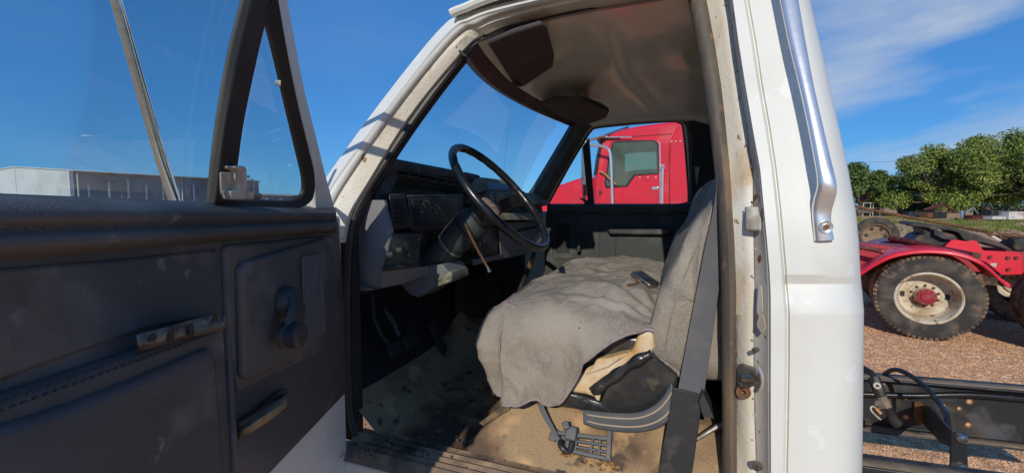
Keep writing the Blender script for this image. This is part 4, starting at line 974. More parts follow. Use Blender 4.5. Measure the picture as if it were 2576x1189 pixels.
# window frame: white front bar, black rubber, division bar, glass
fr_o = [(716, -60), (724, 0), (745, 116), (768, 233), (796, 345), (820, 442), (838, 508), (843, 527)]
fr_i = [(690, -60), (699, 0), (722, 116), (750, 256), (778, 373), (792, 433), (794, 480), (796, 525)]
m = MB(); m.band(cr([W(x, y, .0) for x, y in fr_o], 30), cr([W(x, y, .012) for x, y in fr_i], 30), -un.normalized() * .03); m.build('front_frame_bar', 'white_paint', door, bevel=.005)
sr_o = [(699, -20), (722, 116), (750, 256), (778, 373), (792, 433), (793, 480), (782, 508), (745, 524), (600, 526), (540, 524)]
sr_i = [(668, 40), (690, 120), (724, 268), (754, 396), (765, 447), (764, 484), (742, 503), (660, 503), (604, 502), (560, 502)]
m = MB(); m.band(cr([W(x, y, .016) for x, y in sr_o], 50), cr([W(x, y, .006) for x, y in sr_i], 50), -un.normalized() * .010); m.build('vent_seal', 'rubber', door, bevel=.003)
dv_l = [(624, -60), (612, 0), (577, 140), (545, 326), (524, 514)]; dv_m = [(648, -60), (636, 0), (601, 140), (566, 326), (543, 514)]; dv_r = [(690, -40), (671, 51), (647, 154), (612, 326), (588, 514)]
m = MB(); m.band(cr([W(x, y, .012) for x, y in dv_l], 24), cr([W(x, y, .020) for x, y in dv_m], 24), -un.normalized() * .006); m.build('glass_run_channel', 'run_channel', door, bevel=.002)
m = MB(); m.band(cr([W(x, y, .012) for x, y in dv_m], 24), cr([W(x, y, .010) for x, y in dv_r], 24), -un.normalized() * .006); m.build('division_bar', 'rubber', door, bevel=.002)
m = MB(); m.prism([W(*q, .010) for q in [(549, 433), (594, 431), (592, 486), (549, 489)]], dn * .006); m.build('bar_foot', 'latch_cream', door, bevel=.003)
top = [W(690, -30, 0), DU(0.42, 2.17, .17), DU(0.75, 2.20, .175), DU(1.02, 2.16, .165), DU(1.12, 2.0, .12), DU(1.15, 1.62, 0)]
m = MB(); m.tube(cr(top, 30), .022, 8); m.build('rear_frame_bar', 'white_paint', door)
def WU(u, z, off=0.0): return DU(u, z, off + LEAN * (z - BELT - 0.02))
m = MB(); m.prism([W(534, 520, -.012), W(560, 330, -.012), W(590, 140, -.012), W(628, 0, -.012), W(648, -70, -.012), WU(0.62, 2.17, -.012), WU(0.98, 2.14, -.012), WU(1.10, 1.95, -.012), WU(1.13, 1.60, -.012)], -dn * .004); m.build('door_glass', 'door_glass', door)
m = MB(); m.prism([W(671, 51, -.004), W(694, 130, -.004), W(727, 272, -.004), W(757, 396, -.004), W(770, 447, -.004), W(766, 490, -.004), W(742, 507, -.004), W(598, 507, -.004), W(605, 400, -.004), W(640, 190, -.004)], -dn * .004); m.build('vent_glass', 'door_glass', door)
# vent latch
m = MB(); m.prism([W(*q, .03) for q in [(589, 417), (618, 417), (622, 426), (623, 478), (647, 486), (650, 497), (640, 502), (584, 502), (580, 480), (600, 478), (602, 428), (590, 425)]], -dn * .022); lt = m.build('vent_latch', 'latch_cream', door, bevel=.003)
m = MB(); m.tube([W(640, 494, .03), W(652, 493, .03)], .006, 10); m.build('latch_pin', 'steel', door)
m = MB(); m.tube([W(692, 208, .004), W(706, 210, .012)], [.004, .006], 8); m.build('vent_catch', 'latch_cream', door)
# chrome mirror pole outside the glass
m = MB(); m.tube(cr([D(270, -60, -.20), D(292, 0, -.20), D(350, 205, -.20), D(402, 385, -.20), D(440, 508, -.20), D(452, 560, -.20)], 24), .0106, 14); m.build('mirror_pole', 'bright_chrome', door)
for zz in (2.19, 2.09):  # unseen arms, added so their shadows stripe the front pillar
    m = MB(); m.tube([V((-0.72, -0.45, zz)), V((-1.12, -0.45, zz))], .0125, 10); m.build('added_mirror_arm', 'chrome', door)

# ---- bare chassis behind the cab
def rail(name, Y, zl, zr, x0, x1, inward):
    # channel section opening towards the middle of the truck
    q = MB(); h = .25; t = .008; f = .075 * inward
    sec = [(0, 0), (f, 0), (f, -t), (t * inward, -t), (t * inward, -h + t), (f, -h + t), (f, -h), (0, -h)]
    q.loft([[V((x0, Y + a, zl + b)), V((x1, Y + a, zr + b))] for a, b in sec], ring=True)
    return q.build(name, 'chassis_black', T, bevel=.003)
fr = rail('frame_rail', 1.43, .86, .93, .42, 2.2, -1)
nr = rail('frame_rail', .56, .86, .93, .42, 2.2, 1)
def onR(px, py, y=1.425): return onY(px, py, y)
for y0, nm in ((1.355, fr), (.56, nr)):
    for dz in (0.0,):
        q = MB(); q.grid(lambda a, b: V((.42 + 1.78 * a, y0 + .001 + .075 * b, .8615 + .07 * a + .0015)), 2, 2); q.build('dust_on_flange', 'chassis_dust', nm, solid=.001)
q = MB(); q.grid(lambda a, b: V((.42 + 1.78 * a, 1.357 + .065 * b, .86 + .07 * a - .2405)), 2, 2); q.build('dust_on_flange', 'chassis_dust', fr, solid=.001)
for x_, y_, r_ in ((2438, 1009, .014), (2435, 1067, .014), (2278, 1048, .016), (2412, 1026, .010), (2374, 1018, .007), (2222, 965, .008), (2278, 1000, .008), (2370, 1056, .008)):
    p = onR(x_, y_, 1.42)
    q = MB(); q.lathe([(r_ * .55, .001), (r_, .002), (r_, -.004)], p, (0, -1, 0), 16); q.build('hole_rim', 'rust', fr)
    q = MB(); q.disc(p, (0, -1, 0), r_ * .6, .001, 12); q.build('frame_hole', 'stone_light', fr)
m = MB(); m.tube(cr([onY(2160, 990, 1.38), onY(2300, 994, 1.38), onY(2440, 992, 1.38), onY(2620, 1006, 1.38)], 20), .0125, 12); m.build('air_line', 'wheel_black', T)
m = MB(); m.prism([onR(2298, 1008, 1.41), onR(2312, 1008, 1.40), onR(2328, 1022, 1.38), onR(2326, 1068, 1.38), onR(2298, 1064, 1.41)], (0, -.01, 0)); rb = m.build('rusty_bracket', 'rust', T, bevel=.002)
for x_, y_ in ((2314, 1031), (2311, 1045), (2316, 1055)):
    q = MB(); q.disc(onY(x_, y_, 1.375), (0, -1, 0), .009, .012, 8); q.build('bolt_head', 'rust', rb)
m = MB(); m.prism([onY(2326, 1018, 1.37), onY(2340, 1022, 1.25), onY(2372, 1060, .95), onY(2396, 1084, .85), onY(2396, 1125, .85), onY(2364, 1112, 1.0), onY(2322, 1066, 1.37)], (.006, 0, 0)); cm = m.build('crossmember_plate', 'chassis_black', T, bevel=.002)
m = MB(); m.prism([onY(2394, 1082, .85), onY(2400, 1080, .85), onY(2434, 1092, .85), onY(2436, 1160, .85), onY(2440, 1230, .85), onY(2390, 1230, .85)], (0, .012, 0)); pm_ = m.build('bracket_post', 'chassis_black', T, bevel=.003)
for y_ in (1102, 1176):
    q = MB(); q.lathe([(0, .016), (.008, .016), (.014, .010), (.017, .004), (.017, 0)], onY(2419, y_, .85), (0, -1, 0), 8); q.build('bolt_head', 'steel', pm_)
m = MB(); m.tube(cr([onY(2225, 940, 1.42), onY(2240, 931, 1.35), onY(2257, 929, 1.30), onY(2284, 940, 1.26), onY(2324, 969, 1.20), onY(2364, 1015, 1.12), onY(2380, 1041, 1.05), onY(2385, 1075, 1.0)], 36), .0095, 10); m.build('black_cable', 'wheel_black', T)
m = MB(); m.tube(cr([onY(2160, 920, 1.22), onY(2180, 930, 1.2), onY(2196, 942, 1.18), onY(2204, 965, 1.16)], 12), .012, 10); wire = m.build('wiring_harness', 'wheel_black', T)
m = MB(); m.tube([onY(2198, 948, 1.175), onY(2206, 969, 1.16), onY(2216, 996, 1.15)], [.020, .022, .018], 8); m.build('plug', 'rubber', wire)
m = MB(); m.tube([onY(2216, 996, 1.15), onY(2233, 1024, 1.14)], [.018, .016], 10); m.build('tape_wrap', 'chassis_dust', wire)
m = MB(); m.tube(cr([onY(2233, 1022, 1.14), onY(2242, 1040, 1.14), onY(2252, 1058, 1.14), onY(2262, 1066, 1.14)], 10), [.016] * 5 + [.017, .018, .02, .021, .02, .018], 10); m.build('rubber_boot', 'rubber', wire)
m = MB(); m.lathe([(.006, .004), (.013, .004), (.013, -.004), (.006, -.004)], onY(2206, 969, 1.135), (0, -1, .1), 16); m.build('eyelet', 'latch_cream', wire)
m = MB(); m.tube(cr([onY(2215, 1054, 1.13), onY(2197, 1038, 1.12), onY(2190, 1026, 1.12), onY(2196, 1021, 1.13), onY(2204, 1026, 1.14)], 16), .0032, 6); m.build('white_wire', 'latch_cream', wire)
m = MB(); m.tube([onY(2204, 1026, 1.13), onY(2217, 1040, 1.12)], .007, 8); m.build('copper_lug', 'copper', wire)
m = MB(); m.disc(onY(2212, 1015, 1.14), (0, -1, 0), .018, .006, 12); m.build('ring_terminal', 'dull_steel', wire)

# ================================================================== LOOSE THINGS IN THE CAB
m = MB()
RN = V((0, -.80, .60))
def fl(px, py, dz=0.0): return onZ(px, py, 0.932 + dz)
def rs(px, py, dz=0.0): return onP(px, py, V((0, .09, .928)) + RN * dz, RN)          # the mat where it climbs the seat riser
br = thing('plastic_bracket', rs(1470, 1120), 'broken grey plastic mounting bracket lying on the dusty floor by the sill', 'bracket')
def bar(a, b, wdt, h, z0=0.012):
    q = MB(); a = rs(*a); b = rs(*b); d = (b - a); l_ = d.length; d.normalize(); s_ = RN.cross(d)
    q.box((a + b) / 2 + RN * z0, (l_, wdt, h), (d, s_, RN)); return q
for a, b, w_, h_ in [((1398, 1090), (1536, 1106), .010, .022), ((1405, 1104), (1540, 1124), .006, .018), ((1410, 1118), (1536, 1140), .006, .018), ((1425, 1132), (1540, 1158), .010, .022),
                     ((1436, 1092), (1428, 1136), .008, .022), ((1456, 1094), (1448, 1140), .006, .018), ((1494, 1100), (1488, 1148), .006, .018), ((1512, 1104), (1508, 1150), .006, .018), ((1536, 1086), (1532, 1158), .012, .03)]:
    bar(a, b, w_, h_).build('bracket_bar', 'trim_slate', br, bevel=.0015)
bar((1440, 1112), (1446, 1078), .03, .05, .02).build('bracket_tower', 'trim_slate', br, bevel=.004)
bar((1424, 1080), (1440, 1076), .02, .02, .045).build('bracket_hook', 'trim_slate', br, bevel=.003)
bar((1390, 1110), (1400, 1080), .02, .012).build('bracket_tab', 'trim_slate', br, bevel=.003)
m = MB(); m.tube(cr([rs(1410, 1108, .03), rs(1414, 1126, .04), rs(1432, 1134, .03), rs(1440, 1112, .03)], 12), .008, 8); m.build('bracket_clip', 'rubber', br)
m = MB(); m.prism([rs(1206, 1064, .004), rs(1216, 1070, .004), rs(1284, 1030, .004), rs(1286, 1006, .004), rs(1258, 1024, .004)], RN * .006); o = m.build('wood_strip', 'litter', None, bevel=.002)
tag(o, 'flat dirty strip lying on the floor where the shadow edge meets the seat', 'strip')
m = MB()
for i in range(900):
    if i < 500: p = fl(random.gauss(1010, 55), random.gauss(1118, 14))
    elif i < 750: p = fl(random.gauss(1140, 70), random.gauss(935, 30))
    else: p = fl(random.uniform(900, 1640), random.uniform(900, 1180))
    s_ = random.uniform(.0012, .0045); n_ = V((random.gauss(0, 1), random.gauss(0, 1), 2)).normalized(); a = n_.cross(V((random.random(), 1, 0))).normalized()
    m.box(p + V((0, 0, s_ * .4)), (s_ * 2, s_, s_ * .6), (a, n_.cross(a), n_))
tag(m.build('floor_litter', 'litter', None, weld=False), 'dirt crumbs and leaf litter scattered on the cab floor', 'litter', kind='stuff')
m = MB()
for i in range(70):
    x_, y_ = (random.gauss(1520, 28), random.gauss(1170, 6)) if i < 45 else (random.gauss(1425, 10), random.gauss(1140, 5))
    p = rs(x_, y_, .004); n_ = V((random.gauss(0, .6), random.gauss(0, .6), 1)).normalized(); a = n_.cross(V((random.random() - .5, 1, 0))).normalized(); b = n_.cross(a); s_ = random.uniform(.004, .011)
    m.add([p + a * s_, p + b * s_ * .5 + n_ * .003, p - a * s_, p - b * s_ * .5 + n_ * .003], [(0, 1, 2, 3)])
tag(m.build('dry_leaves', 'dry_leaf', None, weld=False), 'crumbled yellow dry leaves by the plastic bracket', 'leaves', kind='stuff')

# ================================================================== THE RED SEMI TRUCK
AL = R(13)
tt = V((math.cos(AL), -math.sin(AL), 0)); kk = V((math.sin(AL), math.cos(AL), 0))
WC = dep(2335, 752, 5.3); WC.z = 0.52
semi = thing('semi_truck', (WC.x, WC.y, 0), 'red semi tractor parked beyond the white truck, its fifth wheel bare', 'truck')
def K(px, py, k=0.0): return onP(px, py, WC + kk * k, kk)
def TZ(t, z, k=0.0): q = WC + tt * t + kk * k; q.z = z; return q
def spl(name, pts, k, th, mt, bev=.01, par=None, seg=2):
    q = MB(); q.prism([K(x, y, k) for x, y in pts], kk * th); return q.build(name, mt, par or semi, bevel=bev, seg=seg)
# tyre profile: outer face at 0, width towards +k
def wheel(c, par, flip=1):
    ax = -kk * flip
    q = MB(); q.lathe([(.30, -.01), (.315, -.002), (.36, .006), (.42, .010), (.470, .004), (.498, -.012), (.508, -.03)], c, ax, 72); ty = q.build('tyre', 'tyre', par)
    q = MB()
    for z0 in (0.0, -.33):
        q.lathe([(.49, z0 - .008), (.505, z0 - .022), (.512, z0 - .04), (.512, z0 - .23), (.505, z0 - .25), (.46, z0 - .265), (.30, z0 - .26)], c, ax, 72)
    up = V((0, 0, 1)); sd = ax.cross(up)
    for i in range(60):
        a = 2 * math.pi * i / 60; d = up * math.cos(a) + sd * math.sin(a); t_ = ax.cross(d)
        for z0, wz in ((-.045, .055), (-.13, .06), (-.215, .055)):
            if z0 != -.13 or i % 2: q.box(c + d * .509 + ax * z0, (.016, .036, wz), (d, t_, ax))
        q.box(c + d * .4925 + ax * -.012, (.026, .030, .016), (d, t_, ax))
    q.build('tread', 'tread', ty)
    q = MB(); q.lathe([(.315, -.004), (.318, .004), (.305, .010), (.292, .004), (.288, -.02), (.274, -.05), (.268, -.12), (.262, -.185), (.245, -.215), (.205, -.225), (.170, -.212), (.155, -.20)], c, ax, 64); rm = q.build('rim', 'rim_cream', ty)
    q = MB(); q.lathe([(.158, -.24), (.158, -.205), (.150, -.200), (.110, -.200), (.104, -.15), (.098, -.115), (.090, -.105), (.0, -.105)], c, ax, 40); q.build('hub', 'rim_cream', ty)
    q = MB(); q.lathe([(.100, -.112), (.098, -.092), (.060, -.089), (.052, -.075), (.0, -.073)], c, ax, 36); q.build('hub_cap', 'hub_red', ty)
    for i in range(10):
        a = 2 * math.pi * i / 10; d = up * math.cos(a) + sd * math.sin(a)
        q = MB(); q.lathe([(0, .03), (.011, .03), (.016, .018), (.016, 0)], c + d * .131 + ax * -.20, ax, 6); q.build('wheel_nut', 'rust', ty)
        q = MB(); q.lathe([(0, .014), (.008, .014), (.011, .004), (.011, 0)], c + d * .080 + ax * -.092, ax, 6); q.build('hub_bolt', 'rust', ty)
    for sg in (-1, 1):
        d = sd * sg
        q = MB(); q.disc(c - d * .205 + ax * -.224, ax, .036, .006, 20); q.build('hand_hole', 'rubber', ty)
    return ty
def copy_wheel(src, off):
    o = src.copy(); COL.objects.link(o); o.parent = src.parent; o.location = src.location + off
    for ch in src.children:
        c = ch.copy(); COL.objects.link(c); c.parent = o
    return o
w1 = wheel(WC, semi)
w2 = copy_wheel(w1, tt * 1.33)
w3 = wheel(WC + kk * 2.42, semi, -1)
w4 = copy_wheel(w3, tt * 1.33)
fw = copy_wheel(w1, tt * -5.3 + kk * .1)
# near fender
fo_ = [(2160, 688), (2172, 682), (2200, 664), (2240, 644), (2290, 633), (2340, 630), (2390, 634), (2430, 643), (2465, 658), (2495, 680), (2520, 704), (2542, 717)]
def fend(k): return cr([K(x, y, k) for x, y in fo_], 40)
def shift(c, k, dz): return [p + kk * k + V((0, 0, dz)) for p in c]
m = MB(); f0 = fend(-.03); m.loft([shift(f0, 0, -.035), shift(f0, -.004, -.015), shift(f0, .01, .008), shift(f0, .05, .018), shift(f0, .62, .018), shift(f0, .64, -.01)]); m.build('rear_fender', 'red_paint', semi, ang=50, solid=.006)
m = MB(); f1 = shift(f0, 1.75, 0); m.loft([shift(f1, 0, -.035), shift(f1, 0, .008), shift(f1, .05, .018), shift(f1, .62, .018)]); m.build('rear_fender', 'red_paint', semi, ang=50, solid=.006)
# second axle fenders out of the picture's right edge
m = MB(); f2 = shift(f0, .02, 0); 
# frame rails
for k0 in (.75, 1.60):
    q = MB(); q.box(TZ(-.9, .93, k0), (6.2, .09, .26), (tt, kk, V((0, 0, 1)))); q.build('frame_rail', 'red_dusty', semi, bevel=.01)
spl('frame_gusset', [(2374, 622), (2384, 612), (2394, 603), (2404, 602), (2418, 605), (2432, 607), (2446, 604), (2458, 606), (2466, 618), (2474, 630), (2562, 634), (2570, 642), (2576, 690), (2520, 692), (2480, 660)], .62, .05, 'red_paint', .008)
for x_, y_ in ((2490, 647), (2535, 649), (2556, 649), (2536, 678)):
    q = MB(); q.lathe([(0, .02), (.016, .02), (.02, .008), (.024, 0)], K(x_, y_, .62), -kk, 8); q.build('frame_bolt', 'red_dark', semi)
spl('warning_decal', [(2490, 662), (2508, 661), (2507, 671), (2496, 670)], .615, .004, 'latch_cream', .0005)
spl('side_skirt', [(2110, 640), (2225, 630), (2250, 640), (2200, 668), (2160, 690), (2100, 700)], .40, .04, 'red_dusty', .006)
spl('deck_plate', [(2090, 610), (2230, 618), (2340, 624), (2360, 632), (2120, 640)], .70, .6, 'red_dusty', .006)
m = MB(); m.tube([K(2130, 614, .15), K(2219, 632, .12)], .030, 12); m.build('fender_pipe', 'red_dark', semi)
m = MB(); m.tube([K(2216, 631.5, .12), K(2223, 633, .12)], .036, 12); m.build('pipe_cap', 'hub_red', semi)
m = MB(); m.tube([K(2238, 598, .95), K(2300, 610, .7), K(2400, 632, .35), K(2456, 643, .1)], .036, 12); m.build('fender_pipe', 'red_dark', semi)
m = MB(); m.tube([K(2452, 642, .11), K(2462, 645, .08)], .042, 12); m.build('pipe_cap', 'rust', semi)
# fifth wheel
m = MB()
top5 = [(2288, 562), (2300, 559), (2330, 563), (2400, 572), (2460, 590), (2520, 612), (2548, 628), (2540, 631), (2500, 618), (2470, 610), (2456, 612), (2440, 612), (2422, 602), (2410, 585), (2390, 580), (2360, 576), (2345, 580), (2336, 574), (2300, 570), (2288, 568)]
m.prism([K(x, y, .72) for x, y in top5], kk * .9); m.build('fifth_wheel', 'greasy', semi, bevel=.012)
spl('fifth_wheel_saddle', [(2296, 606), (2310, 592), (2326, 588), (2322, 574), (2345, 576), (2400, 590), (2412, 600), (2396, 606), (2376, 622), (2300, 616)], .78, .75, 'greasy', .01)
spl('fifth_wheel_rib', [(2350, 576), (2358, 578), (2356, 586), (2380, 596), (2404, 598), (2404, 604), (2376, 602), (2350, 590)], .70, .04, 'chassis_black', .004)
spl('data_plate', [(2493, 594), (2500, 592), (2521, 604), (2516, 607)], .715, .006, 'junk_white', .001)
spl('air_tank', [(2548, 602), (2566, 598), (2600, 600), (2600, 630), (2560, 634), (2548, 626)], .9, .5, 'greasy', .04, seg=4)
# cab
cab_o = [(1490, 520), (1492, 440), (1498, 395), (1508, 352), (1520, 340), (1560, 325), (1600, 316), (1660, 308), (1700, 304), (1720, 305), (1733, 312), (1745, 340), (1755, 420), (1760, 560), (1760, 660), (1495, 660)]
m = MB(); m.prism([K(x, y, .12) for x, y in cab_o], kk * 2.1); cabr = m.build('cab_body', 'red_paint', semi, bevel=.09, seg=5)
spl('rear_cab_panel', [(1684, 660), (1682, 420), (1686, 352), (1700, 322), (1716, 312), (1732, 322), (1745, 420), (1752, 660)], .105, .05, 'red_paint', .03, seg=4)
spl('door', [(1508, 640), (1508, 470), (1515, 420), (1532, 360), (1542, 352), (1650, 349), (1658, 354), (1662, 364), (1664, 640)], .100, .04, 'red_paint', .02, seg=3)
spl('door_gasket', [(1524, 474), (1520, 462), (1530, 398), (1540, 358), (1548, 354), (1644, 352), (1656, 358), (1658, 438), (1598, 442), (1578, 470)], .096, .01, 'rubber', .004)
spl('cab_interior', [(1527, 468), (1525, 460), (1534, 400), (1544, 360), (1640, 356), (1652, 360), (1653, 434), (1594, 438), (1574, 465)], .093, .006, 'interior_tan', .002)
spl('painted_far_window', [(1572, 388), (1600, 384), (1650, 382), (1652, 424), (1600, 428), (1572, 432)], .090, .004, 'painted_daylight', .002)  # plate just behind the near glass, painted as daylight through the far window
spl('side_window', [(1526, 468), (1523, 460), (1533, 400), (1543, 358), (1642, 354), (1654, 360), (1655, 436), (1595, 440), (1575, 467)], .084, .004, 'semi_glass', .002)
spl('windscreen_edge', [(1494, 438), (1500, 398), (1511, 356), (1518, 352), (1508, 400), (1502, 440)], .115, .05, 'rubber', .003)
m = MB(); m.prism([K(x, y, .25) for x, y in [(1492, 442), (1499, 396), (1509, 350), (1511, 352), (1502, 398), (1495, 444)]], kk * 1.85); m.build('windscreen', 'semi_glass', semi)
spl('sun_shield', [(1500, 352), (1508, 346), (1560, 344), (1560, 349), (1512, 352), (1504, 358)], .10, 2.1, 'red_dark', .005)
spl('hood', [(1492, 444), (1465, 444), (1405, 464), (1352, 482), (1328, 494), (1318, 520), (1314, 640), (1495, 650)], .28, 1.7, 'red_paint', .09, seg=5)
spl('cowl_vent', [(1464, 446), (1470, 445), (1472, 500), (1466, 500)], .262, .04, 'rubber', .003)
spl('door_handle', [(1640, 470), (1656, 469), (1656, 476), (1640, 477)], .09, .03, 'chrome', .006)
for y_ in (480, 545):
    spl('door_hinge', [(1506, y_), (1514, y_), (1514, y_ + 9), (1506, y_ + 9)], .085, .03, 'red_dark', .004)
spl('cab_seam', [(1683, 360), (1684.4, 360), (1684.4, 560), (1683, 560)], .10, .01, 'red_dark', 0)
spl('roof_seam', [(1512, 348), (1690, 336), (1690, 337.4), (1512, 349.4)], .112, .01, 'red_dark', 0)
m = MB(); m.tube([K(1667, 420, .05), K(1666, 470, .05), K(1665, 560, .05)], .022, 10); m.build('grab_rail', 'chrome', semi)
m = MB(); m.tube([K(1667, 417, .09), K(1667, 424, .04)], .035, 10); m.build('rail_bracket', 'chrome', semi)
m = MB(); m.tube(cr([K(1478, 362, -.12), K(1500, 366, -.14), K(1520, 369, -.16), K(1531, 376, -.18), K(1536, 392, -.18), K(1539, 450, -.17), K(1541, 520, -.16)], 30), .024, 10); m.build('mirror_bracket', 'chrome', semi)
m = MB(); m.tube([K(1440, 365, -.10), K(1520, 342, .0), K(1580, 320, .6)], .022, 8); m.build('roof_bar', 'steel', semi)
m = MB(); m.tube([K(1505, 345, .05), K(1590, 345, .05)], .012, 6); m.build('rain_gutter', 'chrome', semi)
m = MB(); m.tube([K(1660, 358, .08), K(1661, 440, .08), K(1661, 560, .08)], .012, 6); m.build('door_edge_trim', 'chrome', semi)
m = MB(); m.tube(cr([K(1508, 430, .06), K(1522, 438, .03), K(1536, 452, .02), K(1550, 464, .05)], 12), .014, 6); m.build('yellow_strap', 'dry_leaf', semi)
m = MB(); m.box(K(1470, 400, -.05), (.10, .05, .9), (tt, kk, V((0, 0, 1)))); m.build('side_mirror', 'steel', semi, bevel=.02)
for x_, y_ in ((1690, 356), (1700, 356), (1712, 355), (1722, 355), (1610, 446), (1630, 446), (1650, 446)):
    q = MB(); q.disc(K(x_, y_, .1), -kk, .012, .01, 8); q.build('rivet', 'junk_white', semi)
# steering wheel and seat seen through the side window
m = MB(); m.tube([K(1585, 436, .5), K(1566, 410, .5)], .03, 8); m.build('cab_steering_column', 'wood', semi)

# rusty cable and chain lying over the tractor
m = MB(); m.tube(cr([K(2060, 500, 1.5), K(2151, 519, 1.5), K(2260, 541, 1.45), K(2380, 563, 1.35), K(2460, 578, 1.2), K(2495, 587, 1.1)], 20), .020, 8)
chain = thing('rusty_chain', K(2495, 600, 1.1), 'long rusty cable ending in thick chain links over the red tractor', 'chain')
m.build('cable', 'rust', chain)
for i in range(9):
    p = K(2500 + i * 13, 588 + i * 1.8 + 2 * math.sin(i), 1.1); a = R(90 * (i % 2))
    q = MB(); ux = tt; uy = (V((0, 0, 1)) * math.cos(a) + kk * math.sin(a))
    q.tube([p + ux * .055 * math.cos(b) + uy * .032 * math.sin(b) for b in [2 * math.pi * j / 14 for j in range(15)]], .013, 6); q.build('chain_link', 'rust', chain)

# a separate wheel and axle standing farther back
pw = onZ(2203, 640, 0); pw = dep(2203, 596, 15.5); pw.z = .55
far = thing('spare_wheel', (pw.x, pw.y, 0), 'big black tyre on a tan rim standing behind the red tractor', 'wheel')
ax = (CAM - pw); ax.z = 0; ax.normalize()
m = MB(); m.lathe([(.40, -.02), (.44, .0), (.52, .02), (.60, .0), (.64, -.05), (.65, -.10), (.65, -.30), (.60, -.36)], pw, ax, 56); m.build('tyre', 'tyre', far)
m = MB(); m.lathe([(.42, .0), (.40, .01), (.385, -.02), (.37, -.09), (.30, -.12), (.0, -.12)], pw, ax, 48); m.build('rim', 'rim_tan', far)
for i in range(6):
    a = 2 * math.pi * i / 6 + .5; d = V((0, 0, 1)) * math.cos(a) + ax.cross(V((0, 0, 1))) * math.sin(a)
    q = MB(); q.disc(pw + d * .27 - ax * .118, ax, .06, .006, 14); q.build('rim_hole', 'rubber', far)

# ================================================================== BUILDINGS FAR LEFT
def fp(px, d, z=0.0):
    r_ = ray(px, HOR); q = CAM + r_ * d; q.z = z; return q
c1_ = fp(183, 40); c2_ = fp(652, 58)
ld = (c2_ - c1_).normalized(); pd = V((-ld.y, ld.x, 0))
if pd.dot(CR) > 0: pd = -pd
hE = 4.75; hw = 9.1; ln_ = (c2_ - c1_).length
wh = thing('warehouse', c1_ + pd * hw, 'low metal warehouse with white gable end and ribbed long side greyed for its shade', 'building')
def corr(a, b, h0, h1, step, depth, nrm):
    L_ = (b - a).length; n_ = int(L_ / step); d = (b - a).normalized(); lo = []; hi = []
    for i in range(n_ + 1):
        s_ = i * step
        for off, dd_ in ((0, 0), (step * .55, 0), (step * .65, depth), (step * .9, depth)):
            q = min(s_ + off, L_); p = a + d * q + nrm * dd_; lo.append(p); h = h0 + (h1 - h0) * q / L_; hi.append(p + V((0, 0, h)))
    return [lo, hi]
m = MB(); m.loft(corr(c1_, c2_, hE, hE, .5, .05, -pd)); m.build('long_wall', 'sheet_shade_grey', wh, ang=20)  # shaded side, its shade painted in as grey
m = MB(); m.loft(corr(c1_, c1_ + pd * hw, hE, hE + .55, .30, .05, -ld)); m.loft(corr(c1_ + pd * hw, c1_ + pd * 2 * hw, hE + .55, hE, .30, .05, -ld)); m.build('gable_wall', 'sheet_white', wh, ang=20)
m = MB(); m.add([c1_ + V((0, 0, hE + .02)) - pd * .25 - ld * .15, c2_ + V((0, 0, hE + .02)) - pd * .25, c2_ + pd * hw + V((0, 0, hE + .62)), c1_ + pd * hw + V((0, 0, hE + .62)) - ld * .15, c2_ + pd * 2 * hw + V((0, 0, hE)), c1_ + pd * 2 * hw + V((0, 0, hE)) - ld * .15], [(0, 1, 2, 3), (3, 2, 4, 5)]); m.build('roof', 'sheet_white', wh, solid=.08)
for i in range(7):
    s_ = 1.2 + i * 1.6; p = c1_ + ld * s_ - pd * .07; m = MB(); m.box(p + V((0, 0, 2.0 + (i * .37) % .9)), (.18, .03, 3.0), (ld, pd, V((0, 0, 1)))); m.build('light_strip', 'sheet_white', wh)
m = MB(); m.tube([c1_ - pd * .30 + V((0, 0, hE - .05)), c2_ - pd * .30 + V((0, 0, hE - .05))], .09, 6); m.build('gutter', 'sheet_shade_grey', wh)
for s_ in (.4, 9.5, 18.4):
    m = MB(); m.tube([c1_ + ld * s_ - pd * .16 + V((0, 0, 0)), c1_ + ld * s_ - pd * .16 + V((0, 0, hE - .1))], .06, 6); m.build('downpipe', 'sheet_white', wh)
m = MB(); m.box(c1_ - pd * .08 - ld * .05 + V((0, 0, hE / 2)), (.3, .2, hE), (ld, pd, V((0, 0, 1)))); m.build('corner_trim', 'sheet_white', wh)
sd_ = fp(655, 75); se = fp(835, 88); dl = (se - sd_).normalized(); pl_ = V((-dl.y, dl.x, 0))
sh_ = thing('shed', sd_, 'long low pale shed on the horizon right of the warehouse', 'building')
m = MB(); m.prism([sd_, se, se + V((0, 0, 3.1)), sd_ + V((0, 0, 3.3))], pl_ * 8); m.build('wall', 'sheet_shade_grey', sh_)
m = MB(); m.prism([sd_ + V((0, 0, 3.3)) - pl_ * .3, se + V((0, 0, 3.1)) - pl_ * .3, se + V((0, 0, 3.35)) - pl_ * .3, sd_ + V((0, 0, 3.6)) - pl_ * .3], pl_ * 8.6); m.build('roof', 'sheet_white', sh_)
for i in range(6):
    p = lerp(sd_, se, (i + .5) / 6) - pl_ * .04; m = MB(); m.box(p + V((0, 0, 1.5)), (.5, .06, 2.6), (dl, pl_, V((0, 0, 1)))); m.build('post', 'sheet_white', sh_)

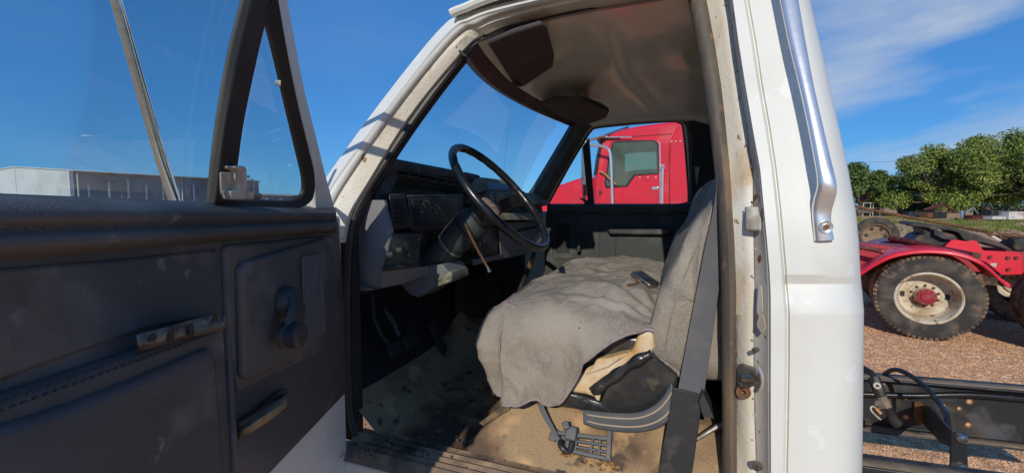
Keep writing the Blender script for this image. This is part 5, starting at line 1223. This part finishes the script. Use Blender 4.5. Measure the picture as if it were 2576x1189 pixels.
# ================================================================== TREES
def tree(name, label, px, d, h, rx, lm, seed, trunk=0.33, nleaf=5200, group='trees along the yard edge', base=0.18, lsz=.165, flat=.8):
    nleaf = int(nleaf * 1.7)
    rnd = random.Random(seed); b = fp(px, d); t = thing(name, b, label, 'tree', group)
    m = MB(); th = h * .45
    m.tube(cr([b, b + V((.15, .1, th * .4)), b + V((-.1, .2, th * .8)), b + V((.2, .1, h * .75))], 10), [trunk * (1 - .075 * i) for i in range(11)], 8)
    lobes = []
    nl = max(8, int(19 * rx / 4))
    for i in range(nl):
        a = rnd.uniform(0, 6.283); r_ = rx * math.sqrt(rnd.random()) * .85; zz = h * (base + .18 + (1 - base - .22) * rnd.random() ** .75) * (1 - .28 * (r_ / rx) ** 2)
        c = b + V((math.cos(a) * r_, math.sin(a) * r_, zz)); s_ = rx * rnd.uniform(.13, .36); lobes.append((c, s_))
        s0 = b + V((0, 0, th * rnd.uniform(.45, 1.0)))
        m.tube(cr([s0, lerp(s0, c, .5) + V((0, 0, -.2)), c], 5), [trunk * q for q in (.42, .36, .28, .2, .13, .07)], 5)
    m.build('trunk', 'bark', t)
    m = MB(); vs = []; fs = []
    for i in range(nleaf):
        c, s_ = lobes[rnd.randrange(nl)]
        v = V((rnd.gauss(0, 1), rnd.gauss(0, 1), rnd.gauss(0, 1))).normalized() * (rnd.random() ** .45) * s_
        v.z *= flat; p = c + v
        n_ = (v.normalized() * .5 + V((rnd.gauss(0, .6), rnd.gauss(0, .6), .6))).normalized(); a = n_.cross(V((rnd.gauss(0, 1), rnd.gauss(0, 1), .2))).normalized(); bb = n_.cross(a); z_ = lsz * rnd.uniform(.4, 1.3)
        k = len(vs); vs += [p + a * z_, p + bb * z_ * .55, p - a * z_ + n_ * z_ * .15, p - bb * z_ * .55]; fs.append((k, k + 1, k + 2, k + 3))
    m.add(vs, fs); m.build('crown', lm, t, weld=False, ang=180)
    return t
tree('tree', 'tall light green tree with pale forked trunk, highest crown behind the junk', 2440, 58, 11.2, 6.6, 'leaf', 3, .36, 15000, base=.06)
tree('tree', 'broad light green tree at the right edge of the photo', 2580, 56, 10.9, 6.2, 'leaf', 4, .34, 14000, base=.04)
tree('tree', 'lower bushy green tree left of the tall forked tree', 2345, 60, 9.7, 5.6, 'leaf', 5, .3, 13000, base=.02)
tree('tree', 'round dark green tree nearest the white cab corner', 2165, 66, 7.9, 4.6, 'leaf_dark', 6, .3, 9000, lsz=.2, base=.02)
tree('tree', 'small dark green tree between the round tree and the bushy one', 2262, 66, 7.6, 5.0, 'leaf', 8, .26, 9000, base=.0)
tree('tree', 'dark undergrowth tree low behind the crates', 2400, 70, 7.5, 7.0, 'leaf_dark', 9, .26, 9000, base=-.1)
tree('tree', 'dark low tree behind the black bins at the far right', 2530, 70, 7.5, 7.0, 'leaf_dark', 10, .26, 9000, base=-.1)
tree('tree', 'dark low tree behind the thin steel gate', 2270, 74, 6.0, 7.0, 'leaf_dark', 12, .2, 8000, base=-.1)
tree('tree', 'small wispy treetop showing over the warehouse end', 626, 66, 7.0, 0.9, 'leaf_dark', 11, .12, 160, base=.5, lsz=.12)
up_p = fp(2320, 78); pole = thing('utility_pole', up_p, 'dark wooden utility pole rising behind the trees', 'utility pole')
m = MB(); m.tube([up_p, up_p + V((0, 0, 12.2))], [.15, .11], 10); m.build('post', 'bark', pole)
m = MB(); m.box(up_p + V((0, 0, 11.7)), (1.2, .12, .14), (CR, CF, CU)); m.build('crossarm', 'bark', pole)
m = MB(); a = up_p + V((0, 0, 9.6)); b = fp(1900, 120, 13); m.tube([lerp(a, b, i / 12) + V((0, 0, -1.6 * (i / 12) * (1 - i / 12))) for i in range(13)], .022, 5); m.build('wire', 'junk_black', pole)

# ================================================================== JUNK ALONG THE FIELD EDGE
def gp_(px, py): return onZ(px, py, 0)
def fbox(name, label, cat, px0, px1, py0, py1, d, mt, th=1.0, group='junk along the field edge', slats=None, tilt=0):
    a = fp(px0, d); b = fp(px1, d); h1 = (HOR - py0) / FPX * d + CAM.z; h0 = max(0.0, (HOR - py1) / FPX * d + CAM.z)
    t = thing(name, lerp(a, b, .5), label, cat, group); ux = (b - a).normalized(); uy = V((-ux.y, ux.x, 0)); L_ = (b - a).length
    if slats:
        for i in range(slats[0]):
            q = MB(); q.box(lerp(a, b, .5) + V((0, 0, h0 + (h1 - h0) * (i + .5) / slats[0])) , (L_, .04, (h1 - h0) / slats[0] * .82), (ux, uy, V((0, 0, 1)))); q.build('plank', mt, t, bevel=.01)
        for s_ in (0, .5, 1):
            q = MB(); q.box(lerp(a, b, s_) + uy * .06 + V((0, 0, (h0 + h1) / 2)), (.09, .09, h1 - h0), (ux, uy, V((0, 0, 1)))); q.build('stake', mt, t)
        q = MB(); q.box(lerp(a, b, .5) + uy * (th / 2 + .1) + V((0, 0, (h0 + h1) / 2)), (L_ * .96, th, (h1 - h0) * .9), (ux, uy, V((0, 0, 1)))); q.build('inside', 'junk_black', t)
    else:
        q = MB(); q.box(lerp(a, b, .5) + uy * th / 2 + V((0, 0, (h0 + h1) / 2)), (L_, th, h1 - h0), (ux, uy, V((0, 0, 1)))); q.build('body', mt, t, bevel=.05, seg=3)
        q = MB(); q.box(lerp(a, b, .5) + uy * th / 2 + V((0, 0, h1 + .02)), (L_ * 1.04, th * 1.05, .06), (ux, uy, V((0, 0, 1)))); q.build('lid', mt, t, bevel=.02)
        for s_ in (.25, .75):
            q = MB(); q.box(lerp(a, b, s_) - uy * .02 + V((0, 0, (h0 + h1) / 2)), (.06, .06, (h1 - h0) * .9), (ux, uy, V((0, 0, 1)))); q.build('rib', mt, t)
    return t
fbox('pallet_bin', 'black square bin beside the wooden crate', 'bin', 2352, 2367, 534, 549, 46, 'junk_black')
fbox('pallet_bin', 'black bin touching the left end of the wooden crate', 'bin', 2369, 2384, 534, 549, 46, 'junk_black')
fbox('wooden_crate', 'pale slatted wooden crate in the middle of the junk row', 'crate', 2386, 2416, 536, 548, 46, 'wood', slats=(4,))
fbox('wooden_crate', 'small pale wooden crate right of the blue sheet', 'crate', 2432, 2448, 534, 548, 46, 'wood', slats=(4,))
fbox('metal_locker', 'upright dark blue panel standing between the crates', 'panel', 2420, 2426, 532, 548, 46, 'junk_blue', .3)
fbox('white_tank', 'long white box low in front of the black bins', 'box', 2500, 2534, 545, 552, 44, 'junk_white')
fbox('metal_bin', 'rust streaked white metal bin at the right of the junk row', 'bin', 2541, 2590, 533, 552, 45, 'junk_white')
fbox('dark_trailer', 'long black bin behind the white box', 'bin', 2496, 2540, 529, 545, 52, 'junk_black')
fbox('dark_trailer', 'black container at the far right behind the white metal bin', 'bin', 2585, 2640, 528, 550, 50, 'junk_black')
fbox('rusty_drum', 'rusty round drum left of the black bins', 'drum', 2336, 2350, 536, 547, 46, 'rust')
fbox('scrap_engine', 'dark red scrap metal block beside the white box', 'scrap', 2450, 2478, 543, 551, 45, 'red_dark')
fbox('scrap_pile', 'grey scrap sheets heaped near the cab corner', 'scrap', 2160, 2196, 528, 536, 60, 'dull_steel')
fbox('scrap_pile', 'dark scrap heap under the rusty cable left of the drum', 'scrap', 2290, 2330, 533, 546, 50, 'junk_black')
a = fp(2345, 48); t = thing('auger_arm', a, 'bent dark red steel arm rising above the crates', 'scrap', 'junk along the field edge')
m = MB(); m.tube([fp(2325, 48, 1.1), fp(2372, 48, 1.75), fp(2402, 48, .9)], .14, 8); m.build('arm', 'red_dark', t)
m = MB(); m.tube([fp(2402, 48, .9), fp(2408, 48, 0)], .1, 8); m.build('strut', 'red_dark', t)
t = thing('steel_gate', fp(2200, 64), 'thin pale steel pipe gate beneath the round dark tree', 'gate')
for xa in (2172, 2190, 2197, 2215):
    m = MB(); m.tube([fp(xa, 64, 0), fp(xa, 64, 1.95)], .045, 6); m.build('gate_post', 'junk_white', t)
for z_ in (1.93, 1.2):
    m = MB(); m.tube([fp(2172, 64, z_), fp(2215, 64, z_)], .045, 6); m.build('gate_rail', 'junk_white', t)
m = MB(); m.tube([fp(2430, 46, .8), fp(2448, 46, 1.35), fp(2462, 46, .7)], .05, 6); o = m.build('bent_sheet', 'junk_blue', None); tag(o, 'bent pale blue strip leaning above the wooden crates', 'scrap', 'junk along the field edge')

# ================================================================== GRASS AND GRAVEL
rnd = random.Random(5); vs = []; fs = []
for i in range(26000):
    px = rnd.uniform(2120, 2640); py = rnd.uniform(536, 584)
    edge = 573 + 12 * noise.noise(V((px * .012, 0, 0))) + (px - 2350) * .045
    if py > edge and rnd.random() < .93: continue
    if noise.noise(V((px * .02, py * .16, 3))) < -.22: continue
    p = onZ(px, py, 0); h = rnd.uniform(.06, .20); a = rnd.uniform(0, 6.28); d = V((math.cos(a), math.sin(a), 0)); ln2 = V((rnd.gauss(0, .5), rnd.gauss(0, .5), 1)).normalized() * h
    k = len(vs); wd = .05; vs += [p - d * wd, p + d * wd, p + ln2 + d * .01]; fs.append((k, k + 1, k + 2))
m = MB(); m.add(vs, fs); tag(m.build('grass', 'grass', None, weld=False, ang=180), 'patchy green grass strip before the junk row', 'grass', kind='stuff')
vs = []; fs = []
for i in range(42000):
    px = rnd.uniform(2130, 2640); py = 650 + 560 * rnd.random() ** 1.3
    p = onZ(px, py, 0); dist = (p - CAM).length; s_ = rnd.uniform(.003, .0095) * (1 + .05 * dist)
    a = V((rnd.gauss(0, 1), rnd.gauss(0, 1), rnd.gauss(0, .4))).normalized(); b = a.cross(V((rnd.gauss(0, 1), rnd.gauss(0, 1), 1))).normalized(); c = a.cross(b)
    k = len(vs); vs += [p + a * s_ * 1.3, p - a * s_ * 1.3, p + b * s_, p - b * s_, p + c * s_ * .8, p - c * s_ * .8]
    fs += [(k, k + 2, k + 4), (k + 2, k + 1, k + 4), (k + 1, k + 3, k + 4), (k + 3, k, k + 4), (k + 2, k, k + 5), (k + 1, k + 2, k + 5), (k + 3, k + 1, k + 5), (k, k + 3, k + 5)]
m = MB(); m.add(vs, fs); tag(m.build('gravel', 'stone_light', None, weld=False, ang=10), 'reddish tan gravel stones loose on the yard', 'gravel', kind='stuff')
